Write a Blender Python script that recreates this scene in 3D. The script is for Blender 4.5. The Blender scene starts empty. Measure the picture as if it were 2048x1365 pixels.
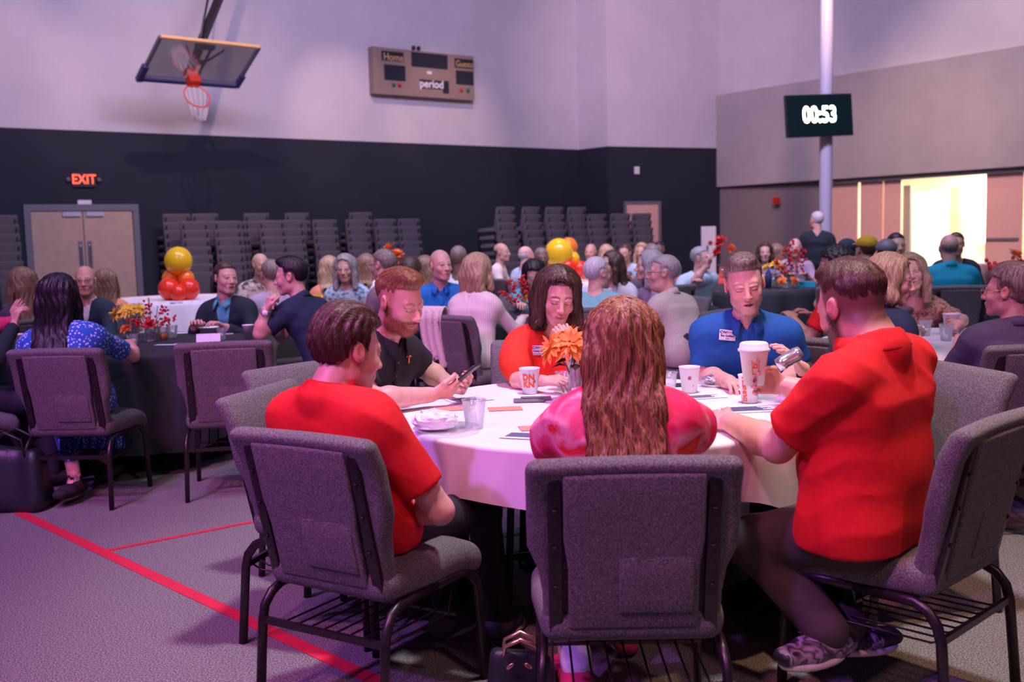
import bpy, math, random
import numpy as np
from mathutils import Vector, Matrix
rnd = random.Random(7)
C = bpy.context.scene.collection
V = Vector
PI = math.pi
# ------------------------------------------------------------------ camera
HC, FPX, PITCH, ROLL = 1.42, 2050.0, math.radians(5.92), 0.0255
cF = V((0, math.cos(PITCH), -math.sin(PITCH)))
u0 = V((0, math.sin(PITCH), math.cos(PITCH)))
cR = V((1, 0, 0)) * math.cos(ROLL) - u0 * math.sin(ROLL)
cU = V((1, 0, 0)) * math.sin(ROLL) + u0 * math.cos(ROLL)
cam_d = bpy.data.cameras.new('camera')
cam_d.sensor_width = 36.0
cam_d.lens = 36.0 * FPX / 2048
cam_d.clip_start = 0.05
cam_d.dof.use_dof = True
cam_d.dof.focus_distance = 3.9
cam_d.dof.aperture_fstop = 3.2
cam = bpy.data.objects.new('camera', cam_d)
C.objects.link(cam)
cam.matrix_world = Matrix(((cR.x, cU.x, -cF.x, 0), (cR.y, cU.y, -cF.y, 0), (cR.z, cU.z, -cF.z, HC), (0, 0, 0, 1)))
sc = bpy.context.scene
sc.camera = cam
def ray(px, py): return cF + cR * ((px - 1024) / FPX) + cU * ((682.5 - py) / FPX)
def at(px, py, Y):
    r = ray(px, py); return V((0, 0, HC)) + r * (Y / r.y)
def onz(px, py, z=0.0):
    r = ray(px, py); return V((0, 0, HC)) + r * ((z - HC) / r.z)
# ------------------------------------------------------------------ world, lights, exposure
sc.view_settings.view_transform = 'Standard'
sc.view_settings.look = 'None'
sc.view_settings.gamma = 1.0
sc.view_settings.use_curve_mapping = False
sc.view_settings.exposure = -0.1
w = bpy.data.worlds.new('World'); sc.world = w; w.use_nodes = True
w.node_tree.nodes['Background'].inputs[0].default_value = (0.42, 0.30, 0.85, 1)
w.node_tree.nodes['Background'].inputs[1].default_value = 0.09
def area(name, loc, target, size, power, col, sizey=None, spread=180):
    l = bpy.data.lights.new(name, 'AREA'); l.energy = power; l.color = col
    l.shape = 'RECTANGLE' if sizey else 'SQUARE'; l.size = size
    if sizey: l.size_y = sizey
    l.spread = math.radians(spread)
    o = bpy.data.objects.new(name, l); C.objects.link(o); o.location = loc
    o.rotation_euler = (V(target) - V(loc)).to_track_quat('-Z', 'Y').to_euler(); return o
def spot(name, loc, target, ang, power, col, blend=.6, rad=.08):
    l = bpy.data.lights.new(name, 'SPOT'); l.energy = power; l.color = col
    l.spot_size = math.radians(ang); l.spot_blend = blend; l.shadow_soft_size = rad
    o = bpy.data.objects.new(name, l); C.objects.link(o); o.location = loc
    o.rotation_euler = (V(target) - V(loc)).to_track_quat('-Z', 'Y').to_euler(); return o
# stage wash on the upper walls
area('wall_wash', (-1, 9, 8.3), (-2, 22, 4.6), 9, 1650, (.68, .54, 1.0), 1.5)
area('wall_wash_b', (3, 9, 8.3), (9, 20, 4.8), 5, 820, (.76, .55, 1.0), 1.5)
# fixtures grazing the walls, some through the goal; fills are added lamps
spot('wall_warm', (-3.6, 13.2, 8.4), (-6.0, 20.4, 3.6), 46, 900, (1.0, .60, .54), .9, .05)
spot('wall_warm_b', (-1.6, 17.6, 8.3), (-3.4, 22.4, 3.7), 30, 800, (1.0, .60, .54), .9, .10)
spot('wall_warm_c', (.2, 19.0, 8.3), (-1.4, 23.9, 3.7), 32, 850, (1.0, .60, .54), .9, .10)
spot('wall_warm_e', (-6.4, 13.8, 8.3), (-8.6, 18.6, 4.4), 28, 480, (1.0, .58, .54), .9, .10)
spot('panel_warm_fill', (4.0, 12.0, 8.0), (8.0, 22.4, 1.5), 40, 3000, (1.0, .56, .40), .8, .10)  # added lamp, warms the partition panels at the right
spot('wall_pink_fill', (2.0, 17.5, 8.0), (4.4, 26.6, 5.2), 60, 1300, (1.0, .60, .80), .9, .10)  # added lamp, brightens the back wall with pink
spot('floor_violet_fill', (-3.6, 1.0, 7.5), (-2.6, 4.4, 0), 60, 900, (.78, .22, 1.0), .9, .3)  # added lamp, tints the carpet at the left violet
spot('wall_warm_f', (7.4, 16.2, 8.3), (9.6, 21.3, 4.8), 40, 900, (1.0, .66, .58), .9, .10)
# key over the near table
spot('table_key', (.7, 3.3, 7.6), (.4, 3.9, .75), 40, 2000, (.94, .86, 1.0), .7, .30)
spot('stage_violet', (-4.2, -.6, 5.6), (-1.4, 3.4, .4), 64, 1250, (.50, .14, 1.0), .7, .15)
spot('stage_pink', (-2.0, -.2, 6.0), (.1, 4.0, .8), 50, 900, (1.0, .28, .46), .7, .20)
spot('stage_front', (2.6, -1.4, 6.0), (.9, 4.2, .8), 56, 380, (1.0, .50, .62), .7, .25)
spot('stage_cyan', (5.0, 3.0, 7.0), (2.5, 9.5, .8), 75, 560, (.50, .74, 1.0), .8, .3)
spot('stage_blue', (-3.0, 4.0, 7.5), (-2.4, 8.0, .7), 75, 700, (.46, .60, 1.0), .8, .3)
spot('stage_rose', (-3.2, -.5, 6.2), (-2.2, 7.2, 1.0), 40, 900, (1.0, .25, .60), .8, .25)
spot('mid_white', (.6, 5.0, 7.8), (.4, 8.6, .9), 62, 900, (.88, .86, 1.0), .8, .3)
# warm house lamps further back
for i, (x, y, p, a) in enumerate([(2.5, 2.9, 1150, 42), (-3.4, 9.6, 360, 50), (.8, 14.6, 1200, 52), (4.2, 12.8, 500, 52), (-5, 15.5, 1300, 60), (7.5, 9.0, 350, 60)]):
    spot('house_warm', (x, y, 8.0), (x, y, 0), a, p, (1.0, .60, .30), .9, .15)
# ------------------------------------------------------------------ materials
M = {}
def s2l(c):
    return tuple((v / 255 / 12.92) if v / 255 <= .04045 else ((v / 255 + .055) / 1.055) ** 2.4 for v in c[:3])
def _new(name):
    m = bpy.data.materials.new(name); m.use_nodes = True; M[name] = m
    nt = m.node_tree; return m, nt, nt.nodes['Principled BSDF']
def mat(name, col, rough=.6, metal=0, nz=0, nsc=40, bump=0, bsc=200, emit=None, es=0, trans=0, stretch=(1, 1, 1), sheen=0, alpha=1):
    if name in M: return M[name]
    m, nt, p = _new(name)
    p.inputs['Base Color'].default_value = (*col, 1); p.inputs['Roughness'].default_value = rough
    p.inputs['Metallic'].default_value = metal
    if trans: p.inputs['Transmission Weight'].default_value = trans
    if sheen: p.inputs['Sheen Weight'].default_value = sheen
    if emit: p.inputs['Emission Color'].default_value = (*emit, 1); p.inputs['Emission Strength'].default_value = es
    if nz or bump:
        tc = nt.nodes.new('ShaderNodeTexCoord'); mp = nt.nodes.new('ShaderNodeMapping'); mp.inputs['Scale'].default_value = stretch
        nt.links.new(tc.outputs['Object'], mp.inputs[0])
    if nz:
        n = nt.nodes.new('ShaderNodeTexNoise'); n.inputs['Scale'].default_value = nsc; n.inputs['Detail'].default_value = 3
        nt.links.new(mp.outputs[0], n.inputs['Vector'])
        mx = nt.nodes.new('ShaderNodeMix'); mx.data_type = 'RGBA'
        mr = nt.nodes.new('ShaderNodeMapRange'); mr.inputs[1].default_value = .3; mr.inputs[2].default_value = .7
        nt.links.new(n.outputs[0], mr.inputs[0]); nt.links.new(mr.outputs[0], mx.inputs[0])
        mx.inputs[6].default_value = (*[max(0, c * (1 - nz)) for c in col], 1)
        mx.inputs[7].default_value = (*[min(1, c * (1 + nz)) for c in col], 1)
        nt.links.new(mx.outputs[2], p.inputs['Base Color'])
    if bump:
        n2 = nt.nodes.new('ShaderNodeTexNoise'); n2.inputs['Scale'].default_value = bsc
        nt.links.new(mp.outputs[0], n2.inputs['Vector'])
        b = nt.nodes.new('ShaderNodeBump'); b.inputs['Strength'].default_value = bump; b.inputs['Distance'].default_value = .004
        nt.links.new(n2.outputs[0], b.inputs['Height']); nt.links.new(b.outputs[0], p.inputs['Normal'])
    return m
def ramp_mat(name, stops, scale, rough=.8, kind='noise', stretch=(1, 1, 1), detail=2, distort=0, const=False, bump=0):
    """colour pattern printed on cloth, hair strands, carpet"""
    if name in M: return M[name]
    m, nt, p = _new(name); p.inputs['Roughness'].default_value = rough
    tc = nt.nodes.new('ShaderNodeTexCoord'); mp = nt.nodes.new('ShaderNodeMapping'); mp.inputs['Scale'].default_value = stretch
    nt.links.new(tc.outputs['Object'], mp.inputs[0])
    if kind == 'noise':
        n = nt.nodes.new('ShaderNodeTexNoise'); n.inputs['Scale'].default_value = scale; n.inputs['Detail'].default_value = detail
        n.inputs['Distortion'].default_value = distort
    elif kind == 'voronoi':
        n = nt.nodes.new('ShaderNodeTexVoronoi'); n.inputs['Scale'].default_value = scale
    elif kind == 'wave':
        n = nt.nodes.new('ShaderNodeTexWave'); n.inputs['Scale'].default_value = scale; n.inputs['Distortion'].default_value = distort
    nt.links.new(mp.outputs[0], n.inputs['Vector'])
    r = nt.nodes.new('ShaderNodeValToRGB'); cr = r.color_ramp
    if const: cr.interpolation = 'CONSTANT'
    while len(cr.elements) < len(stops): cr.elements.new(.5)
    for e, (ps, c) in zip(cr.elements, stops): e.position = ps; e.color = (*c, 1)
    nt.links.new(n.outputs[0], r.inputs[0]); nt.links.new(r.outputs[0], p.inputs['Base Color'])
    if bump:
        b = nt.nodes.new('ShaderNodeBump'); b.inputs['Strength'].default_value = bump; b.inputs['Distance'].default_value = .004
        nt.links.new(n.outputs[0], b.inputs['Height']); nt.links.new(b.outputs[0], p.inputs['Normal'])
    return m
def skin_mat():
    m, nt, p = _new('skin'); p.inputs['Roughness'].default_value = .48
    a = nt.nodes.new('ShaderNodeAttribute'); a.attribute_name = 'Col'
    tc = nt.nodes.new('ShaderNodeTexCoord')
    n = nt.nodes.new('ShaderNodeTexNoise'); n.inputs['Scale'].default_value = 35; n.inputs['Detail'].default_value = 4
    nt.links.new(tc.outputs['Object'], n.inputs['Vector'])
    mr = nt.nodes.new('ShaderNodeMapRange'); mr.inputs[1].default_value = .3; mr.inputs[2].default_value = .7; mr.inputs[3].default_value = .88; mr.inputs[4].default_value = 1.08
    nt.links.new(n.outputs[0], mr.inputs[0])
    mx = nt.nodes.new('ShaderNodeMix'); mx.data_type = 'RGBA'; mx.blend_type = 'MULTIPLY'; mx.inputs[0].default_value = 1
    nt.links.new(a.outputs['Color'], mx.inputs[6]); nt.links.new(mr.outputs[0], mx.inputs[7])
    nt.links.new(mx.outputs[2], p.inputs['Base Color'])
    p.inputs['Subsurface Weight'].default_value = .12; p.inputs['Subsurface Radius'].default_value = (.012, .005, .003)
    p.inputs['Subsurface Scale'].default_value = 1
    n2 = nt.nodes.new('ShaderNodeTexNoise'); n2.inputs['Scale'].default_value = 420
    nt.links.new(tc.outputs['Object'], n2.inputs['Vector'])
    b = nt.nodes.new('ShaderNodeBump'); b.inputs['Strength'].default_value = .12; b.inputs['Distance'].default_value = .002
    nt.links.new(n2.outputs[0], b.inputs['Height']); nt.links.new(b.outputs[0], p.inputs['Normal'])
    return m
skin_mat()
def glass_mat(name, col, rough=.05, milk=0):
    m, nt, p = _new(name)
    nt.nodes.remove(p); out = nt.nodes['Material Output']
    g = nt.nodes.new('ShaderNodeBsdfGlossy'); g.inputs[0].default_value = (.9, .9, .95, 1); g.inputs[1].default_value = rough
    t = nt.nodes.new('ShaderNodeBsdfTransparent'); t.inputs[0].default_value = (*col, 1)
    f = nt.nodes.new('ShaderNodeFresnel'); f.inputs[0].default_value = 1.45
    mr = nt.nodes.new('ShaderNodeMath'); mr.operation = 'MULTIPLY_ADD'; mr.inputs[1].default_value = .55; mr.inputs[2].default_value = .03
    nt.links.new(f.outputs[0], mr.inputs[0])
    mx = nt.nodes.new('ShaderNodeMixShader')
    nt.links.new(mr.outputs[0], mx.inputs[0]); nt.links.new(t.outputs[0], mx.inputs[1]); nt.links.new(g.outputs[0], mx.inputs[2])
    if milk:
        df = nt.nodes.new('ShaderNodeBsdfTranslucent'); df.inputs[0].default_value = (.9, .9, .92, 1); d2 = nt.nodes.new('ShaderNodeBsdfDiffuse'); d2.inputs[0].default_value = (.9, .9, .92, 1)
        a1 = nt.nodes.new('ShaderNodeMixShader'); a1.inputs[0].default_value = .5; nt.links.new(df.outputs[0], a1.inputs[1]); nt.links.new(d2.outputs[0], a1.inputs[2])
        a2 = nt.nodes.new('ShaderNodeMixShader'); a2.inputs[0].default_value = milk; nt.links.new(mx.outputs[0], a2.inputs[1]); nt.links.new(a1.outputs[0], a2.inputs[2]); mx = a2
    nt.links.new(mx.outputs[0], out.inputs[0]); return m
glass_mat('clear_plastic', (.95, .95, .97), .12, .16); glass_mat('vase_glass', (.97, .98, .98), .03, .04); glass_mat('board_glass', (.80, .81, .80), .15, .10)
mat('wall_white', (.60, .58, .58), .85, nz=.04, nsc=1.5); mat('wall_dark', (.013, .018, .030), .8, nz=.1, nsc=3)
mat('wall_grey', (.40, .375, .365), .85, nz=.05, nsc=2); mat('wall_taupe', (.22, .185, .18), .85, nz=.05)
mat('ceiling_paint', (.12, .12, .13), .9, nz=.1); mat('door_tan', (.50, .36, .25), .55, nz=.06, nsc=6); mat('door_pink', (.78, .47, .36), .6, nz=.05)
mat('frame_grey', (.16, .16, .18), .5, nz=.05); mat('white_paint', (.78, .78, .80), .5, nz=.03); mat('lit_wall', (.88, .84, .72), .8, nz=.03)
ramp_mat('carpet', [(.34, (.055, .050, .052)), (.5, (.165, .148, .146)), (.66, (.35, .315, .30))], 170, .95, detail=4, bump=.6)
mat('tape_red', (.62, .02, .05), .6, nz=.12, nsc=30); mat('tape_dark', (.03, .04, .07), .6, nz=.1)
ramp_mat('chair_fabric', [(.34, (.05, .045, .050)), (.50, (.125, .112, .117)), (.66, (.25, .225, .23))], 330, .95, detail=2, bump=.35)
mat('chair_metal', (.055, .045, .05), .35, .75, nz=.25, nsc=90); mat('screw_metal', (.16, .14, .15), .35, .8, nz=.1)
mat('black_plastic', (.02, .02, .022), .45, nz=.1); mat('cloth_white', (.82, .80, .84), .75, nz=.03, nsc=6, bump=.12, bsc=14)
mat('cloth_black', (.025, .027, .034), .8, nz=.15, nsc=8); mat('cloth_red', (.70, .05, .03), .8, nz=.08); mat('paper', (.82, .81, .84), .7, nz=.02)
mat('paper_cup', (.86, .82, .84), .55, nz=.02); mat('ink_orange', (.88, .12, .03), .5, nz=.03); mat('ink_pink', (.75, .02, .18), .5, nz=.03); mat('ink_navy', (.05, .055, .16), .6, nz=.05)
mat('card_orange', (.88, .33, .22), .6, nz=.04); mat('steel', (.5, .5, .55), .25, .9, nz=.05); mat('foil', (.7, .7, .75), .2, .8, nz=.1)
mat('pole_paint', (.50, .50, .55), .45, nz=.03); mat('orange_rim', (.85, .06, .02), .45, nz=.05); mat('net_white', (.7, .68, .66), .8, nz=.05)
mat('score_tan', (.30, .22, .17), .6, nz=.06); mat('score_dark', (.018, .022, .035), .4, nz=.1); mat('yellow_tan', (.80, .52, .22), .4, nz=.05)
mat('screen', (.005, .02, .018), .25, nz=.05); mat('digit', (.9, 1, .8), .5, emit=(.86, 1.0, .72), es=6); mat('exit_red', (.8, .05, .03), .5, emit=(1, .09, .03), es=2.6)
mat('lamp_warm', (.9, .8, .6), .5, emit=(1, .84, .52), es=4.0); mat('led_red', (.5, .02, .02), .4, nz=.05); mat('led_green', (.02, .12, .08), .4, nz=.05)
mat('balloon_yellow', (.95, .62, .02), .18, nz=.02); mat('balloon_orange', (.95, .25, .03), .18, nz=.02); mat('balloon_red', (.85, .05, .02), .18, nz=.02)
mat('petal_orange', (.95, .26, .05), .6, nz=.15, nsc=30); mat('petal_yellow', (.92, .62, .05), .6, nz=.12, nsc=30); mat('petal_red', (.6, .012, .02), .5, nz=.15); mat('leaf_green', (.06, .13, .05), .6, nz=.25, nsc=30)
mat('juice', (.95, .40, .05), .3, nz=.03); mat('shawl', (.72, .60, .56), .95, nz=.15, nsc=90, bump=.6, bsc=120); mat('leather_black', (.015, .02, .025), .4, nz=.2, bump=.3, bsc=150)
mat('glasses_frame', (.02, .02, .025), .3, nz=.05); mat('gold', (.75, .48, .30), .3, .9, nz=.05); mat('white_rubber', (.6, .58, .6), .6, nz=.05); mat('blue_print', (.03, .1, .4), .5, nz=.1)
mat('tan_edge', (.34, .27, .22), .7, nz=.12)
# ------------------------------------------------------------------ mesh helpers
class MB:
    """collects shapes that become ONE mesh"""
    def __init__(s): s.v = []; s.f = []
    def add(s, vs, fs):
        o = len(s.v); s.v += [tuple(x) for x in vs]; s.f += [tuple(i + o for i in f) for f in fs]; return s
    def box(s, c, h, R=None):
        vs = []
        for sx in (-1, 1):
            for sy in (-1, 1):
                for sz in (-1, 1):
                    p = V((sx * h[0], sy * h[1], sz * h[2]))
                    if R is not None: p = R @ p
                    vs.append(p + V(c))
        return s.add(vs, [(0, 1, 3, 2), (4, 6, 7, 5), (0, 4, 5, 1), (2, 3, 7, 6), (0, 2, 6, 4), (1, 5, 7, 3)])
    def quadbox(s, pts, off):
        """polygon pts extruded by vector off"""
        n = len(pts); vs = [V(p) for p in pts] + [V(p) + V(off) for p in pts]
        return s.add(vs, [tuple(range(n))[::-1], tuple(range(n, 2 * n))] + [(i, (i + 1) % n, n + (i + 1) % n, n + i) for i in range(n)])
    def tube(s, pts, r, n=8, cap=True, flat=1.0, closed=False):
        pts = [V(p) for p in pts]; m = len(pts); rs = r if isinstance(r, (list, tuple)) else [r] * m
        vs = []; prev = None
        for i, p in enumerate(pts):
            if closed: t = pts[(i + 1) % m] - pts[i - 1]
            else: t = pts[min(i + 1, m - 1)] - pts[max(i - 1, 0)]
            t = t.normalized() if t.length > 1e-9 else V((0, 0, 1))
            if prev is None:
                a = t.cross(V((0, 0, 1)) if abs(t.z) < .9 else V((1, 0, 0))).normalized()
            else:
                a = (prev - t * prev.dot(t)); a = a.normalized() if a.length > 1e-6 else t.orthogonal().normalized()
            prev = a; b = t.cross(a)
            for k in range(n):
                an = 2 * PI * k / n; vs.append(p + (a * math.cos(an) + b * math.sin(an) * flat) * rs[i])
        fs = []
        for i in range(m if closed else m - 1):
            j = (i + 1) % m
            for k in range(n): fs.append((i * n + k, i * n + (k + 1) % n, j * n + (k + 1) % n, j * n + k))
        if cap and not closed: fs += [tuple(range(n))[::-1], tuple(range((m - 1) * n, m * n))]
        return s.add(vs, fs)
    def lathe(s, prof, n=24, c=(0, 0, 0), mod=None):
        vs = []
        for (r, z) in prof:
            for k in range(n):
                a = 2 * PI * k / n; rr = r * (mod(a, z) if mod else 1)
                vs.append((c[0] + rr * math.cos(a), c[1] + rr * math.sin(a), c[2] + z))
        fs = [(i * n + k, i * n + (k + 1) % n, (i + 1) * n + (k + 1) % n, (i + 1) * n + k) for i in range(len(prof) - 1) for k in range(n)]
        return s.add(vs, fs)
    def ball(s, c, r, n=16, sq=(1, 1, 1), teardrop=0):
        m = n // 2; vs = []
        for i in range(m + 1):
            th = PI * i / m
            for k in range(n):
                a = 2 * PI * k / n; rr = math.sin(th); z = math.cos(th)
                if teardrop and z < 0: rr *= 1 - teardrop * z * z
                vs.append((c[0] + r * sq[0] * rr * math.cos(a), c[1] + r * sq[1] * rr * math.sin(a), c[2] + r * sq[2] * z * (1 + (teardrop if z < 0 else 0))))
        return s.add(vs, [(i * n + k, (i + 1) * n + k, (i + 1) * n + (k + 1) % n, i * n + (k + 1) % n) for i in range(m) for k in range(n)])
    def rbox(s, h, r, fn=None, n=3, m=4):
        """rounded block of half sizes h, edge radius r, deformed by fn"""
        ax = []
        for hh in h:
            e = 1 - r / hh
            ax.append([-1 + (1 - e) * (1 - math.cos(PI / 2 * i / n)) for i in range(n)] + [-e + 2 * e * i / m for i in range(m + 1)] + [e + (1 - e) * math.sin(PI / 2 * (i + 1) / n) for i in range(n)])
        N = len(ax[0]); idx = {}; vs = []; fs = []
        inner = [hh - r for hh in h]
        def vid(i, j, k):
            if (i, j, k) in idx: return idx[(i, j, k)]
            p = V((ax[0][i] * h[0], ax[1][j] * h[1], ax[2][k] * h[2]))
            c = V([max(-inner[q], min(inner[q], p[q])) for q in range(3)]); d = p - c
            p = c + d.normalized() * r if d.length > 1e-9 else p
            if fn: p = V(fn(p))
            idx[(i, j, k)] = len(vs); vs.append(p); return idx[(i, j, k)]
        R = range(N - 1)
        for i in R:
            for j in R:
                fs.append((vid(i, j, 0), vid(i, j + 1, 0), vid(i + 1, j + 1, 0), vid(i + 1, j, 0)))
                fs.append((vid(i, j, N - 1), vid(i + 1, j, N - 1), vid(i + 1, j + 1, N - 1), vid(i, j + 1, N - 1)))
                fs.append((vid(i, 0, j), vid(i + 1, 0, j), vid(i + 1, 0, j + 1), vid(i, 0, j + 1)))
                fs.append((vid(i, N - 1, j), vid(i, N - 1, j + 1), vid(i + 1, N - 1, j + 1), vid(i + 1, N - 1, j)))
                fs.append((vid(0, i, j), vid(0, i, j + 1), vid(0, i + 1, j + 1), vid(0, i + 1, j)))
                fs.append((vid(N - 1, i, j), vid(N - 1, i + 1, j), vid(N - 1, i + 1, j + 1), vid(N - 1, i, j + 1)))
        return s.add(vs, fs)
    def build(s, name, m, parent=None, smooth=True, loc=None):
        me = bpy.data.meshes.new(name); me.from_pydata([tuple(p) for p in s.v], [], s.f)
        if smooth: me.shade_smooth() if smooth is True else me.shade_auto_smooth if False else None
        if smooth == 'auto':
            try: me.set_sharp_from_angle(angle=math.radians(40)); me.shade_smooth(); me.set_sharp_from_angle(angle=math.radians(40))
            except Exception: pass
        me.materials.append(M[m] if isinstance(m, str) else m); me.update()
        o = bpy.data.objects.new(name, me); C.objects.link(o)
        if parent is not None: o.parent = parent
        if loc is not None: o.location = loc
        return o
def tag(o, label=None, cat=None, group=None, kind=None):
    if label: o['label'] = label
    if cat: o['category'] = cat
    if group: o['group'] = group
    if kind: o['kind'] = kind
    return o
def empty(name, loc, rz=0, label=None, cat=None, group=None):
    o = bpy.data.objects.new(name, None); C.objects.link(o); o.location = loc; o.rotation_euler = (0, 0, rz); o.empty_display_size = .1
    return tag(o, label, cat, group)
KIDS = {}
def copy_tree(o, parent=None):
    c = o.copy(); C.objects.link(c)
    if parent is not None: c.parent = parent
    for ch in list(o.children): copy_tree(ch, c)
    return c
def text_shape(txt, size, ext=.0):
    cu = bpy.data.curves.new('lettering', 'FONT'); cu.body = txt; cu.size = size; cu.align_x = 'CENTER'; cu.align_y = 'CENTER'; cu.extrude = ext; cu.resolution_u = 3
    cu.offset = 0
    o = bpy.data.objects.new('lettering', cu); C.objects.link(o)
    dg = bpy.context.evaluated_depsgraph_get(); me = o.evaluated_get(dg).to_mesh()
    vs = [tuple(v.co) for v in me.vertices]; fs = [tuple(p.vertices) for p in me.polygons]
    o.evaluated_get(dg).to_mesh_clear(); bpy.data.objects.remove(o); bpy.data.curves.remove(cu)
    return vs, fs
def text(txt, size, m, parent, fn, name='lettering', fat=0, ext=.0006):
    """flat lettering; fn maps (x, y, z) of the letter plane into the parent's space"""
    vs, fs = text_shape(txt, size, ext); mb = MB()
    offs = [(0, 0)] if not fat else [(dx * fat, dy * fat) for dx in (-1, 0, 1) for dy in (-1, 0, 1)]
    for q, (dx, dy) in enumerate(offs): mb.add([fn(v[0] + dx, v[1] + dy, v[2] + q * 1e-5) for v in vs], fs)
    return mb.build(name, m, parent, smooth=False)
# ------------------------------------------------------------------ figures: one smooth blended surface per body
class Field:
    def __init__(s, lo, hi, v):
        s.v = v; s.lo = np.array(lo, np.float32); s.n = np.maximum(3, np.ceil((np.array(hi) - s.lo) / v).astype(int) + 1)
        s.ax = [s.lo[i] + np.arange(s.n[i], dtype=np.float32) * v for i in range(3)]
        s.d = np.full(tuple(s.n), .5, np.float32)
    def blk(s, lo, hi):
        a = np.clip(np.floor((np.array(lo) - s.lo) / s.v).astype(int), 0, s.n); b = np.clip(np.ceil((np.array(hi) - s.lo) / s.v).astype(int) + 1, 0, s.n)
        if np.any(b - a < 2): return None
        sl = tuple(slice(a[i], b[i]) for i in range(3))
        return sl, s.ax[0][a[0]:b[0]][:, None, None], s.ax[1][a[1]:b[1]][None, :, None], s.ax[2][a[2]:b[2]][None, None, :]
    def put(s, lo, hi, fn, k=.02, sub=False):
        m = k + 2.5 * s.v
        b = s.blk(np.array(lo) - m, np.array(hi) + m)
        if b is None: return
        sl, X, Y, Z = b; d = fn(X, Y, Z).astype(np.float32); e = s.d[sl]
        if sub:
            d = -d
            if k > 0: h = np.maximum(k - np.abs(d - e), 0) / k; s.d[sl] = np.maximum(e, d) + h * h * k * .25
            else: s.d[sl] = np.maximum(e, d)
        else:
            if k > 0: h = np.maximum(k - np.abs(d - e), 0) / k; s.d[sl] = np.minimum(e, d) - h * h * k * .25
            else: s.d[sl] = np.minimum(e, d)
    def cone(s, a, b, ra, rb, k=.02, cut=None, sub=False):
        a = np.array(a, float); b = np.array(b, float); r = max(ra, rb); ab = b - a; L = max(float(ab @ ab), 1e-9)
        def fn(X, Y, Z):
            px, py, pz = X - a[0], Y - a[1], Z - a[2]
            t = np.clip((px * ab[0] + py * ab[1] + pz * ab[2]) / L, 0, 1)
            d = np.sqrt((px - t * ab[0]) ** 2 + (py - t * ab[1]) ** 2 + (pz - t * ab[2]) ** 2) - (ra + (rb - ra) * t)
            if cut is not None:
                c, n = cut; d = np.maximum(d, (X - c[0]) * n[0] + (Y - c[1]) * n[1] + (Z - c[2]) * n[2])
            return d
        s.put(np.minimum(a, b) - r, np.maximum(a, b) + r, fn, k, sub)
    def ell(s, c, rad, R, k=.02, sub=False):
        """ellipsoid, axes = columns of R"""
        c = np.array(c, float); rm = max(rad); R = np.array(R)
        def fn(X, Y, Z):
            px, py, pz = X - c[0], Y - c[1], Z - c[2]
            q = [(px * R[0, i] + py * R[1, i] + pz * R[2, i]) / rad[i] for i in range(3)]
            l = np.sqrt(q[0] ** 2 + q[1] ** 2 + q[2] ** 2)
            l2 = np.sqrt((q[0] / rad[0]) ** 2 + (q[1] / rad[1]) ** 2 + (q[2] / rad[2]) ** 2) + 1e-9
            return l * (l - 1) / l2
        s.put(c - rm, c + rm, fn, k, sub)
    def slab(s, a, b, R, hwa, ra, hwb, rb, dr=1.0, k=.03, cut=None, sub=False):
        """flattened tapered tube, lateral half width hw, depth ratio dr"""
        a = np.array(a, float); b = np.array(b, float); ab = b - a; L = max(float(ab @ ab), 1e-9); R = np.array(R)
        ext = max(hwa + ra, hwb + rb)
        def fn(X, Y, Z):
            px, py, pz = X - a[0], Y - a[1], Z - a[2]
            t = np.clip((px * ab[0] + py * ab[1] + pz * ab[2]) / L, 0, 1)
            px = px - t * ab[0]; py = py - t * ab[1]; pz = pz - t * ab[2]
            q = [px * R[0, i] + py * R[1, i] + pz * R[2, i] for i in range(3)]
            hw = hwa + (hwb - hwa) * t; r = ra + (rb - ra) * t
            d = np.sqrt(np.maximum(np.abs(q[0]) - hw, 0) ** 2 + (q[1] / dr) ** 2 + q[2] ** 2) - r
            if dr < 1: d = d * (.5 + .5 * dr)
            if cut is not None:
                c, n = cut; d = np.maximum(d, (X - c[0]) * n[0] + (Y - c[1]) * n[1] + (Z - c[2]) * n[2])
            return d
        s.put(np.minimum(a, b) - ext, np.maximum(a, b) + ext, fn, k, sub)
    def plane(s, c, n):
        """removes what lies on the side n points to"""
        X, Y, Z = s.ax[0][:, None, None], s.ax[1][None, :, None], s.ax[2][None, None, :]
        s.d = np.maximum(s.d, ((X - c[0]) * n[0] + (Y - c[1]) * n[1] + (Z - c[2]) * n[2]).astype(np.float32))
    def wrinkle(s, amp, f=26., seed=0., ax=(0, 0, 1)):
        X, Y, Z = s.ax[0][:, None, None], s.ax[1][None, :, None], s.ax[2][None, None, :]
        q = X * .8 + Y * .6 + seed
        a = np.sin(f * Z + 2.2 * np.sin(9 * q) + 1.3 * np.sin(17 * X - 11 * Y + seed)); b = np.sin(.8 * f * (Z * .6 + q * .75) + 3 * np.sin(6 * Z) + seed)
        m1 = np.clip(.25 + .75 * np.sin(6 * Z + 11 * q + seed), 0, 1); m2 = np.clip(.15 + .85 * np.sin(8 * q - 7 * Z + 2 + seed), 0, 1)
        s.d = s.d + (amp * (1.5 * (np.sqrt(np.abs(a) + .02) - .7) * m1 + 1.3 * (np.sqrt(np.abs(b) + .02) - .7) * m2 + .5 * np.sin(5 * q + 4 * Z))).astype(np.float32)
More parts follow.
